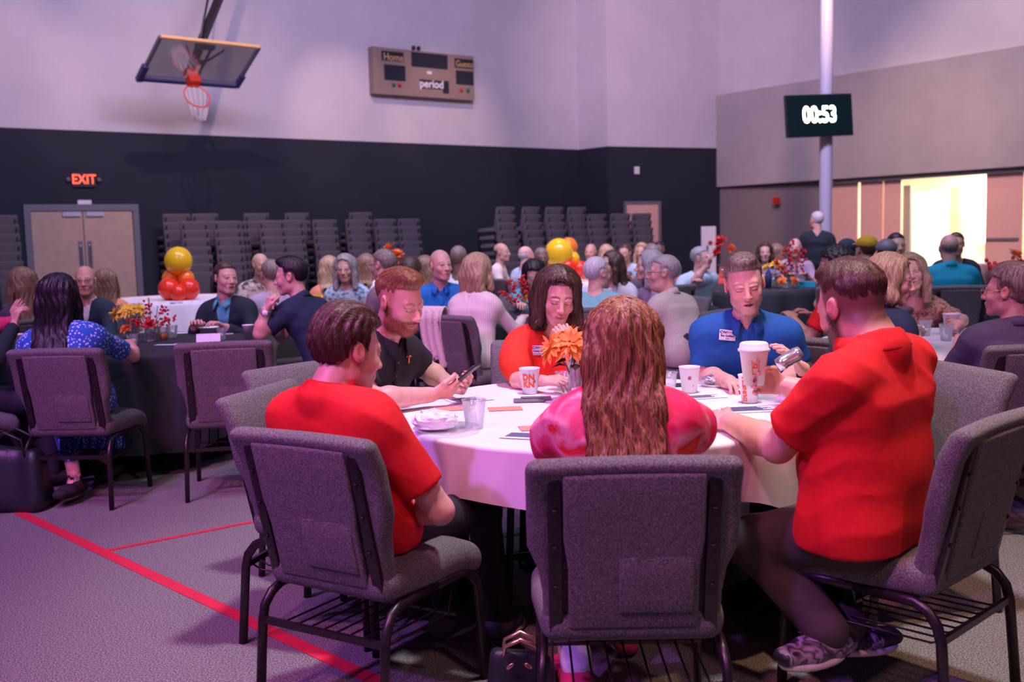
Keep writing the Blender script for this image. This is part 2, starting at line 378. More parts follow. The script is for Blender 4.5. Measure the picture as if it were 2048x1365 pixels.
    def mesh(s):
        d = s.d; S = d < 0
        c = [S[i:S.shape[0] - 1 + i, j:S.shape[1] - 1 + j, k:S.shape[2] - 1 + k] for i in (0, 1) for j in (0, 1) for k in (0, 1)]
        an = c[0].copy(); al = c[0].copy()
        for q in c[1:]: an |= q; al &= q
        act = an & ~al; idx = np.argwhere(act)
        if not len(idx): return np.zeros((0, 3)), np.zeros((0, 4), int)
        I = np.full(act.shape, -1, np.int32); I[act] = np.arange(len(idx))
        acc = np.zeros((len(idx), 3), np.float32); cnt = np.zeros(len(idx), np.float32)
        for a in range(3):
            o1, o2 = [x for x in range(3) if x != a]
            for u in (0, 1):
                for v in (0, 1):
                    p0 = np.zeros(3, int); p0[o1] = u; p0[o2] = v; p1 = p0.copy(); p1[a] = 1
                    i0 = idx + p0; i1 = idx + p1
                    d0 = d[i0[:, 0], i0[:, 1], i0[:, 2]]; d1 = d[i1[:, 0], i1[:, 1], i1[:, 2]]
                    m = (d0 < 0) != (d1 < 0); t = d0[m] / (d0[m] - d1[m])
                    pos = i0[m].astype(np.float32); pos[:, a] += t; acc[m] += pos; cnt[m] += 1
        P = acc / cnt[:, None] * s.v + s.lo
        Q = []
        for a in range(3):
            o1, o2 = (a + 1) % 3, (a + 2) % 3
            sa = [slice(None)] * 3; sb = [slice(None)] * 3; sa[a] = slice(0, -1); sb[a] = slice(1, None)
            A = S[tuple(sa)]; B = S[tuple(sb)]; e = np.argwhere(A != B)
            e = e[(e[:, o1] > 0) & (e[:, o2] > 0) & (e[:, o1] < d.shape[o1] - 1) & (e[:, o2] < d.shape[o2] - 1)]
            if not len(e): continue
            fl = A[e[:, 0], e[:, 1], e[:, 2]]
            def g(x, y):
                q = e.copy(); q[:, o1] -= x; q[:, o2] -= y; return I[q[:, 0], q[:, 1], q[:, 2]]
            q = np.stack([g(1, 1), g(0, 1), g(0, 0), g(1, 0)], 1); q[~fl] = q[~fl][:, ::-1]
            Q.append(q)
        return P, np.concatenate(Q)
def npmesh(name, parts, m, org, colfn=None, parent=None, rel=(0, 0, 0)):
    """parts: list of (P, Q); vertices in world space, object origin at org"""
    Ps, Qs, o = [], [], 0
    for P, Q in parts:
        Ps.append(P); Qs.append(Q + o); o += len(P)
    P = np.concatenate(Ps); Q = np.concatenate(Qs).astype(np.int32)
    me = bpy.data.meshes.new(name)
    L = (P - np.array(org)).astype(np.float32)
    me.vertices.add(len(P)); me.vertices.foreach_set('co', L.ravel())
    me.loops.add(Q.size); me.loops.foreach_set('vertex_index', Q.ravel())
    me.polygons.add(len(Q)); me.polygons.foreach_set('loop_start', np.arange(len(Q), dtype=np.int32) * 4)
    try: me.polygons.foreach_set('loop_total', np.full(len(Q), 4, np.int32))
    except Exception: pass
    me.update(calc_edges=True); me.validate(); me.shade_smooth()
    me.materials.append(M[m])
    if colfn is not None:
        a = me.color_attributes.new('Col', 'FLOAT_COLOR', 'POINT')
        col = np.ones((len(me.vertices), 4), np.float32); col[:, :3] = colfn(P)
        a.data.foreach_set('color', col.ravel())
    ob = bpy.data.objects.new(name, me); C.objects.link(ob)
    if parent is not None: ob.parent = parent; ob.location = rel
    else: ob.location = org
    return ob
def nrm(v):
    v = np.array(v, float); n = np.linalg.norm(v); return v / n if n > 1e-9 else v
def dirv(a): a = math.radians(a); return np.array((math.sin(a), math.cos(a), 0.))   # 0 away from camera, 90 to the right, 180 to the camera
def sm(x, a, b): t = np.clip((x - a) / (b - a), 0, 1); return t * t * (3 - 2 * t)
SKIN = dict(fair=(.72, .42, .33), pink=(.74, .40, .33), tan=(.60, .36, .26), brown=(.20, .10, .065), mid=(.50, .29, .20))
HAIRC = dict(brown=((.035, .018, .012), (.10, .055, .035)), black=((.006, .005, .006), (.03, .025, .03)), auburn=((.040, .012, .008), (.50, .20, .09)), ginger=((.20, .08, .035), (.42, .20, .10)),
             grey=((.20, .19, .19), (.50, .47, .47)), white=((.45, .43, .45), (.75, .72, .74)), blonde=((.30, .19, .10), (.66, .48, .30)), dblonde=((.16, .09, .05), (.36, .24, .15)), salt=((.10, .07, .055), (.40, .32, .27)), darkbrown=((.045, .018, .014), (.13, .055, .04)))
for k_, (a_, b_) in HAIRC.items(): ramp_mat('hair_' + k_, [(.32, a_), (.68, b_)], 60, .40, stretch=(3.2, 3.2, .12), detail=4, distort=.5, bump=.4)
def hand(F, w, d, n, side, curl=.5, sc_=1., spread=1., thumb=.6):
    """w wrist, d direction, n palm normal (the side the fingers close to), side +1 thumb towards d x n"""
    d = nrm(d); n = nrm(np.array(n) - d * np.dot(n, d)); l = np.cross(d, n) * side
    q = sc_; R = np.stack([l, n, d], 1)
    F.slab(w + d * .012 * q, w + d * .078 * q, R, .016 * q, .015 * q, .028 * q, .0125 * q, .85, .012)
    for i, (lat, L, r) in enumerate([(.031, .073, .0092), (.0105, .082, .0095), (-.0105, .076, .0090), (-.030, .060, .0080)]):
        b = w + d * (.085 - .004 * abs(i - 1)) * q + l * lat * q; f = nrm(d + l * (lat * 3.0 * spread)); an = 0
        for sgl, cc in ((.46, .75), (.30, 1.0), (.24, .7)):
            an += cc * curl * 1.25; dd = f * math.cos(an) + n * math.sin(an); e = b + dd * L * sgl * q
            F.cone(b, e, r * q, r * .92 * q, .004); b = e; r *= .92
    b = w + d * .028 * q + l * .024 * q; dd = nrm(d * .75 + l * .75 + n * .25 * thumb)
    e = b + dd * .038 * q; F.cone(b, e, .0135 * q, .011 * q, .012); dd = nrm(d + l * (.45 - .5 * thumb) + n * .75 * thumb); f2 = e + dd * .034 * q; F.cone(e, f2, .0108 * q, .0098 * q, .005)
    F.cone(f2, f2 + nrm(dd + n * .2) * .024 * q, .0098 * q, .0082 * q, .004)
def head_field(F, H, R, q, sex, s, k=1., jaw=1., eyes='closed'):
    g = lambda x, y, z: np.array(H) + R @ (np.array((x, y, z)) * s)
    F.ell(g(0, -.018, .032), (.076 * s, .097 * s, .088 * s), R, .02)
    F.ell(g(0, .028, -.030), (.061 * s * jaw, .066 * s, .078 * s), R, .035)
    F.cone(g(-.040 * jaw, .010, -.072), g(-.016, .068, -.098), .020 * s, .017 * s, .025); F.cone(g(.040 * jaw, .010, -.072), g(.016, .068, -.098), .020 * s, .017 * s, .025)
    F.cone(g(-.013, .072, -.098), g(.013, .072, -.098), .0165 * s, .0165 * s, .016)
    if q >= 1:
        F.cone(g(-.036, .070, .022), g(.036, .070, .022), .013 * s, .013 * s, .014)
        F.ell(g(-.037, .062, -.030), (.023 * s, .022 * s, .022 * s), R, .02); F.ell(g(.037, .062, -.030), (.023 * s, .022 * s, .022 * s), R, .02)
        for sx in (-1, 1):
            F.ell(g(sx * .032, .098, .002), (.018 * s, .013 * s, .011 * s), R, .010, sub=True)
            F.ell(g(sx * .031, .0765, -.001), (.0155 * s, .0125 * s, .0118 * s), R, .002)
            F.cone(g(sx * .018, .0915, .0135), g(sx * .046, .080, .012), .0035 * s, .0035 * s, .006)
        F.cone(g(0, .084, .014), g(0, .111, -.030), .0078 * s, .0105 * s, .010)
        F.ell(g(0, .108, -.032), (.0125 * s, .0115 * s, .0095 * s), R, .008)
        for sx in (-1, 1):
            F.ell(g(sx * .0125, .100, -.035), (.0078 * s, .0095 * s, .007 * s), R, .006)
            F.ell(g(sx * .007, .108, -.0435), (.0033 * s, .006 * s, .003 * s), R, .003, sub=True)
        F.ell(g(0, .084, -.066), (.030 * s, .016 * s, .020 * s), R, .014)
        F.cone(g(-.021, .086, -.0615), g(0, .0975, -.0595), .0040 * s, .0060 * s, .006); F.cone(g(.021, .086, -.0615), g(0, .0975, -.0595), .0040 * s, .0060 * s, .006)
        F.cone(g(-.016, .087, -.0700), g(.016, .087, -.0700), .0062 * s, .0062 * s, .006)
        F.cone(g(-.024, .097, -.0652), g(.024, .097, -.0652), .0020 * s, .0020 * s, .004, sub=True)
        for sx in (-1, 1):
            E = R @ np.array(((1, 0, 0), (0, math.cos(.25), -math.sin(.25)), (0, math.sin(.25), math.cos(.25)))) @ np.array(((math.cos(.35 * sx), math.sin(.35 * sx), 0), (-math.sin(.35 * sx), math.cos(.35 * sx), 0), (0, 0, 1)))
            F.ell(g(sx * .0795, -.010, -.004), (.0085 * s, .019 * s, .031 * s), E, .006)
            F.ell(g(sx * .0885, -.006, .000), (.0065 * s, .011 * s, .019 * s), E, .004, sub=True)
            F.ell(g(sx * .0815, .001, -.010), (.0045 * s, .005 * s, .008 * s), E, .003)
def head_col(H, R, s, skin, hairc, opt):
    sk = np.array(skin); hc = (np.array(HAIRC[hairc][0]) + np.array(HAIRC[hairc][1])) / 2
    def fn(P):
        L = ((P - np.array(H)) @ R) / s; x, y, z = L[:, 0], L[:, 1], L[:, 2]; ax_ = np.abs(x)
        col = np.tile(sk, (len(P), 1)); near = (np.sum(L * L, 1) < .15 ** 2)
        def mix(mask, c, f):
            m = (mask * f * near)[:, None]; return col * (1 - m) + np.array(c) * m
        red = sk * np.array((1.03, .78, .76))
        col = mix(np.exp(-((ax_ - .04) ** 2 + (z + .032) ** 2) / .0005) * (y > .03), red, .6)
        col = mix(np.exp(-((x) ** 2 + (z + .034) ** 2) / .00018) * (y > .09), red, .6)
        col = mix(((ax_ > .072) & (y < .02)).astype(float), sk * np.array((1.03, .70, .66)), .5)
        if opt.get('stub', 0): col = mix(np.maximum(sm(-z, .036, .056), sm(-z, .000, .02) * sm(.030 - y, -.012, .012) * (y > -.012)) * sm(y, -.022, .006) * (1 - np.exp(-((x / .026) ** 2 + ((z + .065) / .007) ** 2))) * (z > -.135), hc * (np.array((1.1, .6, .35)) if hairc == 'ginger' else np.array((.6, .55, .55))), opt['stub'])
        if opt.get('scalp', 0):
            fy = .028 + sm(z, .058, .088) * .07
            col = mix((sm(fy - y, -.006, .008) * sm(z - .5 * np.minimum(y + .02, 0) * (1 if opt.get('fade') else 0), -.075 if opt.get('fade') else -.03, .02 if not opt.get('fade') else -.02)) * (ax_ < .078), hc, opt['scalp'])
        lipc = sk * np.array((.92, .50, .50)) if opt.get('sex') != 'f' else sk * np.array((.88, .36, .38))
        col = mix(((ax_ < .024) & (np.abs(z + .0655) < .0085 - .15 * ax_) & (y > .075)).astype(float), lipc, .8)
        col = mix(((ax_ < .023) & (np.abs(z + .0652) < .0016) & (y > .075)).astype(float), sk * .25, .8)
        bz = .0275 - .0035 * ((ax_ - .03) / .014) ** 2
        col = mix(((ax_ > .012) & (ax_ < .048) & (np.abs(z - bz) < .0042) & (y > .055)).astype(float), hc * .8, opt.get('brow', .65))
        if opt.get('eyes') == 'open':
            ex = ax_ - .031
            col = mix(((np.abs(ex) < .012) & (np.abs(z + .001) < .0048 - 22 * ex * ex) & (y > .07)).astype(float), (.62, .56, .56), 1)
            col = mix(((ex ** 2 + (z + .001) ** 2 < .0052 ** 2) & (np.abs(z + .001) < .0046) & (y > .07)).astype(float), (.03, .02, .02), 1)
            col = mix(((np.abs(ex) < .014) & (np.abs(z - .0048 + 26 * ex * ex) < .0018) & (y > .065)).astype(float), sk * .18, .9)
        else:
            ex = ax_ - .031; zz = -.0062 + 22 * ex * ex
            col = mix(((np.abs(ex) < .0145) & (np.abs(z - zz) < .0019) & (y > .062)).astype(float), sk * .12, .9)
            col = mix(((np.abs(ex) < .016) & (np.abs(z - .0095 + 14 * ex * ex) < .0014) & (y > .06)).astype(float), sk * .45, .6)
        if opt.get('mouth_open'):
            col = mix(((x / .019) ** 2 + ((z + .0665) / .0065) ** 2 < 1) * (y > .07) * 1., (.10, .015, .02), 1)
        return col
    return fn
ANG = {}
def person(label, head, yaw, q=1, hy=None, hp=0, hr=0, lean=.14, wsc=1., fat=1., sex='m', skin='fair', hair='short', hc='brown', top='polo', topm=None, sleeve='short', legm='denim_dark', arms=None,
           group=None, collar=False, stub=0, glasses=False, s=1., hairlen=.2, eyes='closed', seat=True, legs='sit', feet=None, brow=.6, hat=None, scalp=.85, fade=False, side=0., vneck=0., mouth_open=False, wr=.003, nku=.045, nkb=.012, name='person', shoe='shoe_dark', skirt=None, tilt_side=0., hipdx=(0, 0), neck=1., bust=0, puff=0, nolegs=False):
    """head = centre of the head in world space; yaw = where the body faces; lean = how far the head sits ahead of the hips"""
    H = np.array(head, float); f = dirv(yaw); lf = np.array((f[1], -f[0], 0.))  # lf = the person's right hand side
    hy = yaw if hy is None else hy
    hf = dirv(hy); hl = np.array((hf[1], -hf[0], 0.)); up = np.array((0, 0, 1.))
    a = math.radians(hp); fw = hf * math.cos(a) - up * math.sin(a); u2 = hf * math.sin(a) + up * math.cos(a)
    b = math.radians(hr); rx = hl * math.cos(b) - u2 * math.sin(b); u3 = hl * math.sin(b) + u2 * math.cos(b)
    R = np.stack([rx, fw, u3], 1)
    seatz = .47 if legs == 'sit' else .84
    hip = np.array((H[0] - f[0] * lean - lf[0] * side + hipdx[0], H[1] - f[1] * lean - lf[1] * side + hipdx[1], seatz + .11))
    nb = H - u3 * .125 * s - fw * .03 * s - up * nku * s - f * nkb       # base of the neck
    spine = nrm(nb - hip); Lsp = np.linalg.norm(nb - hip); fr = nrm(f - spine * np.dot(f, spine)); lat = np.cross(fr, spine)
    RT = np.stack([lat, fr, spine], 1)
    SW = (.166 if sex == 'm' else .146) * wsc * s; org = np.array((hip[0], hip[1], 0.))
    neckr = (.056 if sex == 'm' else .047) * s * neck
    shc = nb - spine * .072
    sh = {1: shc + lat * SW, -1: shc - lat * SW}
    P_ = lambda t: hip + spine * Lsp * t
    fz = fat
    v_head = {3: .0034, 2: .0052, 1: .0085}[q]; v_arm = {3: .0055, 2: .009, 1: .013}[q]; v_cl = {3: .0095, 2: .014, 1: .02}[q]
    # joints of arms
    AR = {}
    for sd in (1, -1):
        sp = (arms or {}).get(sd)
        if sp is None:
            t = hip + f * (.37 if legs == 'sit' else .10) + lf * sd * (.13 if legs == 'sit' else .25); t[2] = .80 if legs == 'sit' else seatz - .06
            sp = dict(w=t, n=(-up if legs == 'sit' else -lf * sd), curl=.45)
        w_ = np.array(sp['w'], float); A = sh[sd]
        if 'e' in sp: e_ = np.array(sp['e'], float)
        else:
            l1, l2 = .285 * s, .255 * s; D = w_ - A; dist = np.linalg.norm(D)
            if dist > (l1 + l2) * .99: w_ = A + D / dist * (l1 + l2) * .99; D = w_ - A; dist = np.linalg.norm(D)
            ca = (l1 * l1 + dist * dist - l2 * l2) / (2 * l1 * dist); ca = max(-1, min(1, ca))
            pole = nrm(-up * .9 + lf * sd * .55 - f * .25); dn = D / dist; pl = nrm(pole - dn * np.dot(pole, dn))
            e_ = A + dn * l1 * ca + pl * l1 * math.sqrt(1 - ca * ca)
            if legs == 'sit' and w_[2] > .74 and e_[2] < .70 and not sp.get('low'): pass
        hd = np.array(sp.get('d', w_ - e_), float)
        AR[sd] = (A, e_, w_, hd, np.array(sp.get('n', -up), float), sp.get('curl', .5), sp.get('thumb', .6))
    # ---- body
    parts = []
    T = .92 if sex == 'm' else .84
    lo = np.minimum(hip - .36, P_(1) - .36); hi = np.maximum(hip + .36, P_(1) + .36); lo[2] = hip[2] - .18; hi[2] = nb[2] + .10
    def torso(F, o, big=0):
        F.slab(P_(0), P_(.3), RT, .072 * fz, (.118 * T * fz + o), .052 * fz, (.112 * T * fz + o), .82, .05)
        F.slab(P_(.3), P_(.72), RT, .052 * fz, (.112 * T * fz + o), .085 * wsc, (.108 * T * (.5 + .5 * fz) + o), .85, .05)
        F.slab(P_(.72), nb - spine * .085, RT, .085 * wsc, (.108 * T * (.5 + .5 * fz) + o), .115 * wsc * T, .072 + o, .9, .05)
        if fz > 1.15: F.ell(P_(.28) + fr * .05, (.13 * fz + o, .12 * fz + o, .15 + o), RT, .06)
        if bust:
            for sd in (1, -1): F.ell(P_(.62) + lat * sd * .065 + fr * .085, (.055 + o, .05 + o, .055 + o), RT, .05)
        for sd in (1, -1):
            F.cone(nb + spine * .004 + lat * sd * .032 - fr * .012, sh[sd] * .8 + shc * .2 + spine * .006, .034 + o, .050 * s + o, .05)
            F.cone(sh[sd] * .8 + shc * .2, sh[sd] * .90 + AR[sd][1] * .10, .056 * s + o, .052 * s + o, .045)
    F = Field(lo, hi, .02); torso(F, -.012)
    F.cone(nb - spine * .03, nb + (H - nb) * .5, neckr, neckr * .95, .03); F.d = np.maximum(F.d, -.5)
    parts.append(F.mesh())
    # arms with hands
    ra = {1: (.047, .040, .030), }[1]; am = (1.06 if sex == 'm' else .86) * (.6 + .4 * fz) * s
    for sd in (1, -1):
        A, e_, w_, hd, n_, curl, th = AR[sd]
        lo2 = np.minimum(np.minimum(A, e_), w_) - .07; hi2 = np.maximum(np.maximum(A, e_), w_) + .07
        F = Field(lo2, hi2, v_arm)
        F.cone(A, A * .45 + e_ * .55, .050 * am, .044 * am, .02); F.cone(A * .45 + e_ * .55, e_, .044 * am, .038 * am, .02)
        mid = e_ * .68 + w_ * .32; F.cone(e_, mid, .037 * am, .040 * am, .02); F.cone(mid, w_, .040 * am, .0265 * am, .02)
        F.cone(w_ - nrm(w_ - e_) * .02, w_ + nrm(hd) * .012, .0255 * am, .021 * am, .01)
        parts.append(F.mesh())
        vh = max(.0034, v_head) if q > 1 else .0065
        F = Field(w_ - .055 + np.minimum(nrm(hd) * .19, 0), w_ + .055 + np.maximum(nrm(hd) * .19, 0), vh); hs = (1.0 if sex == 'm' else .88) * s
        F2 = F; F.cone(w_ - nrm(w_ - e_) * .035, w_ + nrm(hd) * .012, .0275 * am, .022 * am, .01)
        hand(F, w_, hd, n_, sd, curl, hs, thumb=th); parts.append(F.mesh())
    # head
    F = Field(H - .155 * s, H + .155 * s, v_head)
    k0 = H + R @ np.array((0, -.022, -.06)) * s
    F.cone(k0, nb - spine * .0, neckr * .98, neckr, .02)
    head_field(F, H, R, q if q > 1 else 1, sex, s, jaw=1.06 if sex == 'm' else .92)
    if fz > 1.2: F.ell(H + R @ np.array((0, .02, -.10)) * s, (.062, .055, .04), R, .03)
    parts.append(F.mesh())
    opt = dict(stub=stub, scalp=0 if hair == 'bald0' else scalp, sex=sex, brow=brow, eyes=eyes, fade=fade, mouth_open=mouth_open)
    if hair == 'bald': opt['scalp'] = .10
    body = npmesh(name, parts, 'skin', org, head_col(H, R, s, SKIN[skin] if isinstance(skin, str) else skin, hc, opt))
    tag(body, label, 'person', group)
    if stub > .7 and q == 3:
        PH = parts[-1][0]; L0 = (PH - H) @ R / s; x, y, z = L0[:, 0], L0[:, 1], L0[:, 2]
        mk = np.maximum((z < -.046), (z < -.010) & (y < .036)) * (y > .0) * (z > -.118) * (((x / .027) ** 2 + ((z + .065) / .011) ** 2) > 1) > 0
        PB = PH[mk]; rg = np.random.RandomState(5); n = 1900; pb = PB[rg.randint(0, len(PB), n)].astype(float) + rg.normal(0, .001, (n, 3))
        cen = H + R @ np.array((0, .01, -.04)) * s; no = pb - cen; no /= np.linalg.norm(no, axis=1)[:, None]
        t = -R[:, 2][None] * .9 + R[:, 1][None] * .2 + no * .5 + rg.normal(0, .25, (n, 3)); t /= np.linalg.norm(t, axis=1)[:, None]; sd = np.cross(t, no); ln = rg.uniform(.005, .011, n)[:, None]
        vs = np.stack([pb - no * .001 - sd * .0007, pb - no * .001 + sd * .0007, pb + t * ln + sd * .0002, pb + t * ln - sd * .0002], 1); bs = (np.arange(n) * 4)[:, None]
        bd = npmesh('beard', [(vs.reshape(-1, 3), np.concatenate([bs, bs + 1, bs + 2, bs + 3], 1))], 'hair_' + hc, org, None, body); bd['kind'] = 'stuff'
    # ---- hair
    g = lambda x, y, z: H + R @ (np.array((x, y, z)) * s)
    if hair not in ('bald0',):
        vh = {3: .0036, 2: .006, 1: .010}[q]
        L = hairlen
        lo3 = H - .20 * s; hi3 = H + .20 * s
        if hair in ('long', 'bob'): lo3 = lo3 - np.array((.04, .04, L)); hi3 = hi3 + np.array((.04, .04, 0))
        F = Field(lo3, hi3, vh); t = {'short': .007, 'buzz': .003, 'bald': .004, 'thick': .015, 'long': .016, 'bob': .015, 'curly': .026, 'quiff': .006}[hair]
        t = t * s
        F.ell(g(0, -.020, .034), (.076 * s + t, .097 * s + t, .088 * s + t), R, .01)
        if hair == 'quiff': F.ell(g(0, .018, .110), (.054 * s, .062 * s, .024 * s), R, .03)
        if hair == 'thick': F.ell(g(0, -.015, .078), (.076 * s, .090 * s, .060 * s), R, .03)
        X, Y, Z = F.ax[0][:, None, None] - H[0], F.ax[1][None, :, None] - H[1], F.ax[2][None, None, :] - H[2]
        lx, ly, lz = [(X * R[0, i] + Y * R[1, i] + Z * R[2, i]) / s for i in range(3)]
        if hair in ('long', 'bob'):
            al_ = np.abs(lx - .012); fy = .040 + .040 * sm(al_, .050, .072) + sm(lz + .35 * (al_ - .03), .078, .104) * .085 - .02 * sm(-lz, 0, .08); cutd = ly - fy
            F.d = np.maximum(F.d, (cutd * s).astype(np.float32)); F.d = np.maximum(F.d, (-lz - .06).astype(np.float32) * s)
            dn = np.array((0, 0, -1.)); c0 = g(0, -.045, .03); back = -hf
            zb = nb[2] - .03
            p1 = g(0, -.070, -.04); p2 = np.array((nb[0], nb[1], zb)) + back * .055 * s if L > .17 else p1 + dn * (L - .06)
            RH = np.stack([hl, hf, up], 1)
            wd = .055 if hair == 'bob' else .050
            F.slab(c0, p1, R, .035, .070 * s, wd, .052 * s, .9, .03)
            F.slab(p1, p2, RH, wd, .052 * s, wd + .02, .040 * s, .9, .03)
            if L > .17:
                p3 = np.array((P_(.45)[0], P_(.45)[1], H[2] - L)) - fr * (.15 * (.6 + .4 * fz)); p3[2] = H[2] - L
                F.slab(p2, p3, RH, wd + .03, .036 * s, .075, .022 * s, .9, .03)
            for sx in (-1, 1):
                a1 = g(sx * .070, .012, .02); a2 = g(sx * .083, .012, -.06); a3 = a2 + dn * max(.01, L - .10) + hl * sx * .01 + hf * (.01 if L < .25 else .0)
                F.cone(a1, a2, .026 * s, .029 * s, .02); F.cone(a2, a3, .029 * s, .022 * s if hair == 'long' else .028 * s, .02)
        else:
            fy = .030 + sm(lz, .062, .092) * .075
            cutd = ly - fy; bz = -.012 - .060 * sm(-ly, .02, .07)
            if fade: bz = .046 - .040 * sm(-ly, .02, .07)
            d2 = np.maximum(cutd, bz - lz)
            ear = .030 - np.sqrt((ly + .008) ** 2 + (lz + .004) ** 2); d2 = np.maximum(d2, np.where(np.abs(lx) > .055, ear, -1))
            if hair == 'bald': d2 = np.maximum(d2, np.minimum(lz - .035 + 0 * ly, .05)); d2 = np.maximum(d2, ly - .015)
            tp_ = .034 if hair != 'curly' else .012; F.d = F.d + ((1 - sm(-d2, 0., tp_)) * (t + .001) * (1.0 if fade or hair in ('short', 'quiff', 'bald') else .7)).astype(np.float32)
            F.d = np.maximum(F.d, (d2 * s * .8).astype(np.float32))
        ph = np.arctan2(lx, -ly + .0)
        amp = {'short': .0018, 'buzz': .0006, 'bald': .001, 'thick': .003, 'long': .0035, 'bob': .003, 'curly': .007, 'quiff': .0012}[hair]
        if hair == 'curly': F.d = F.d + (amp * np.sin(lx * 150) * np.sin(ly * 140 + 1) * np.sin(lz * 145)).astype(np.float32)
        else: F.d = F.d + (amp * np.sin(ph * 22 + 3 * np.sin(lz * 30)) * sm(.13 - lz, .0, .06) + amp * .6 * np.sin(lx * 210 + ly * 40)).astype(np.float32)
        P, Q = F.mesh()
        if len(P):
            h = npmesh('hair', [(P, Q)], 'hair_' + hc, org, None, body)
            if q == 3 or (q == 2 and hair in ('long', 'bob', 'thick')): strands(P, h, org, H, R, s, hair, hc, q, hf, hl, F)
    if hat:
        F = Field(H - .2, H + .2, .007); F.ell(g(0, -.015, .05), (.090, .110, .082), R, .01); F.plane(g(0, 0, .040), R @ np.array((0, .12, -1.)))
        F.ell(g(0, .12, .05), (.062, .075, .010), R, .01); npmesh('cap', [F.mesh()], hat, org, None, body)
    if glasses:
        mb = MB()
        for sx in (-1, 1):
            mb.tube([g(sx * .032 + .021 * math.cos(t_), .105, .000 + .016 * math.sin(t_)) for t_ in [2 * PI * i / 14 for i in range(14)]], .0016, 5, closed=True)
            mb.tube([g(sx * .053, .104, .004), g(sx * .076, .085, .006), g(sx * .083, -.01, .008)], .0016, 5)
        mb.tube([g(-.011, .106, .004), g(0, .111, .006), g(.011, .106, .004)], .0016, 5)
        mb.v = [tuple(V(p) - V(org)) for p in mb.v]; mb.build('glasses', 'glasses_frame' if glasses is True else glasses, body)
    # ---- top
    tm = topm or 'shirt_red'
    F = Field(np.minimum(np.minimum(lo, sh[1] - .14), sh[-1] - .14) - .03, np.maximum(np.maximum(hi, sh[1] + .14), sh[-1] + .14) + .03, v_cl)
    if sleeve != 'none':
        ex = np.stack([AR[1][1], AR[-1][1]] + ([AR[1][2], AR[-1][2]] if sleeve == 'long' else [])); F = Field(np.minimum(F.lo, ex.min(0) - .09), np.maximum(F.lo + F.n * F.v, ex.max(0) + .09), v_cl)
    torso(F, .010)
    if legs == 'sit' and q >= 2: F.slab(hip - up * .02, hip + f * .04 - up * .03, RT, .085 * fz, .125 * T * fz, .08 * fz, .115 * T * fz, .9, .05)
    for sd in (1, -1):
        A, e_, w_ = AR[sd][:3]; ud = nrm(e_ - A)
        if sleeve == 'short':
            c = A + (e_ - A) * .74; F.cone(A, c + ud * .03, .061 * am, .062 * am, .03, cut=(c, ud))
        elif sleeve == 'puff':
            m_ = A + (e_ - A) * .42; F.ell(m_ + lat * sd * .015, (.078 * puff if puff else .075, .078 * puff if puff else .075, .125), np.stack([nrm(np.cross(ud, fr)), nrm(np.cross(ud, np.cross(ud, fr))), ud], 1), .03); F.cone(A, A + (e_ - A) * .8, .055, .045, .03)
        elif sleeve == 'long':
            F.cone(A, e_, .058 * am, .052 * am, .03); c = w_ - nrm(w_ - e_) * .01; F.cone(e_, c + nrm(w_ - e_) * .02, .050 * am, .037 * am, .02, cut=(c, nrm(w_ - e_)))
    F.wrinkle(wr * (1.0 if q == 3 else .9), 34 if q == 3 else 26, seed=H[0] * 7)
    hn = nrm(H - nb)
    if collar:
        F.cone(nb - spine * .012 - fr * .004, nb + hn * .032 - fr * .006, neckr + .022, neckr + .013, .012, cut=(nb + hn * .030 - fr * .0, nrm(hn - fr * .25)))
        F.cone(nb - spine * .05, nb + hn * .12, neckr + .004, neckr + .004, .004, sub=True)
        F.cone(nb + fr * (neckr + .012) + hn * .04, nb + fr * (neckr + .030) - spine * .055, .026, .003, .004, sub=True)
    else:
        F.cone(nb - spine * .03, nb + hn * .12, neckr + .012 + vneck * .2, neckr + .020 + vneck * .3, .01, sub=True)
        if vneck: F.cone(nb + fr * (neckr + .0) + hn * .05, nb + fr * (neckr + .045) - spine * vneck, .05, .008, .01, sub=True)
    F.plane(hip - up * (.085 if legs == 'sit' else .12), (0, 0, -1))
    if collar: collar_mesh(body, org, nb, hn, spine, lat, fr, neckr, tm if top != 'jacket' else (collar if isinstance(collar, str) else 'shirt_white'), top != 'jacket' and q >= 2, F, samp_z=P_, colh=.058 if nku < .03 else .040)
    if top == 'jacket':
        F.cone(nb + fr * (neckr + .03) + hn * .05, P_(.35) + fr * .16, .078, .022, .01, sub=True)
        F2 = Field(lo, hi, v_cl); torso(F2, .001)
        F2.cone(nb - spine * .03, nb + hn * .02, neckr + .016, neckr + .012, .01); F2.cone(nb - spine * .06, nb + hn * .12, neckr + .002, neckr + .005, .004, sub=True)
        F2.cone(nb + fr * (neckr + .01) + hn * .04, nb + fr * (neckr + .03) - spine * .06, .026, .003, .004, sub=True)
        F2.plane(hip, (0, 0, -1)); npmesh('shirt', [F2.mesh()], collar if isinstance(collar, str) else 'shirt_white', org, None, body)
        npmesh('jacket', [F.mesh()], tm, org, None, body)
    else: npmesh({'dress': 'dress', 'blouse': 'blouse'}.get(top, 'shirt'), [F.mesh()], tm, org, None, body)
    # ---- legs
    if nolegs: return body, dict(H=H, R=R, hip=hip, nb=nb, sh=sh, AR=AR, org=org, RT=RT, P=P_, lat=lat, fr=fr)
    ft = {}
    F = Field(np.array((hip[0] - .75, hip[1] - .75, .02)), np.array((hip[0] + .75, hip[1] + .75, hip[2] + .2)), .014 if q == 3 else .022)
    F.slab(hip, hip + up * .06, RT, .07 * fz, .122 * T * fz, .06 * fz, .115 * T * fz, .85, .05)
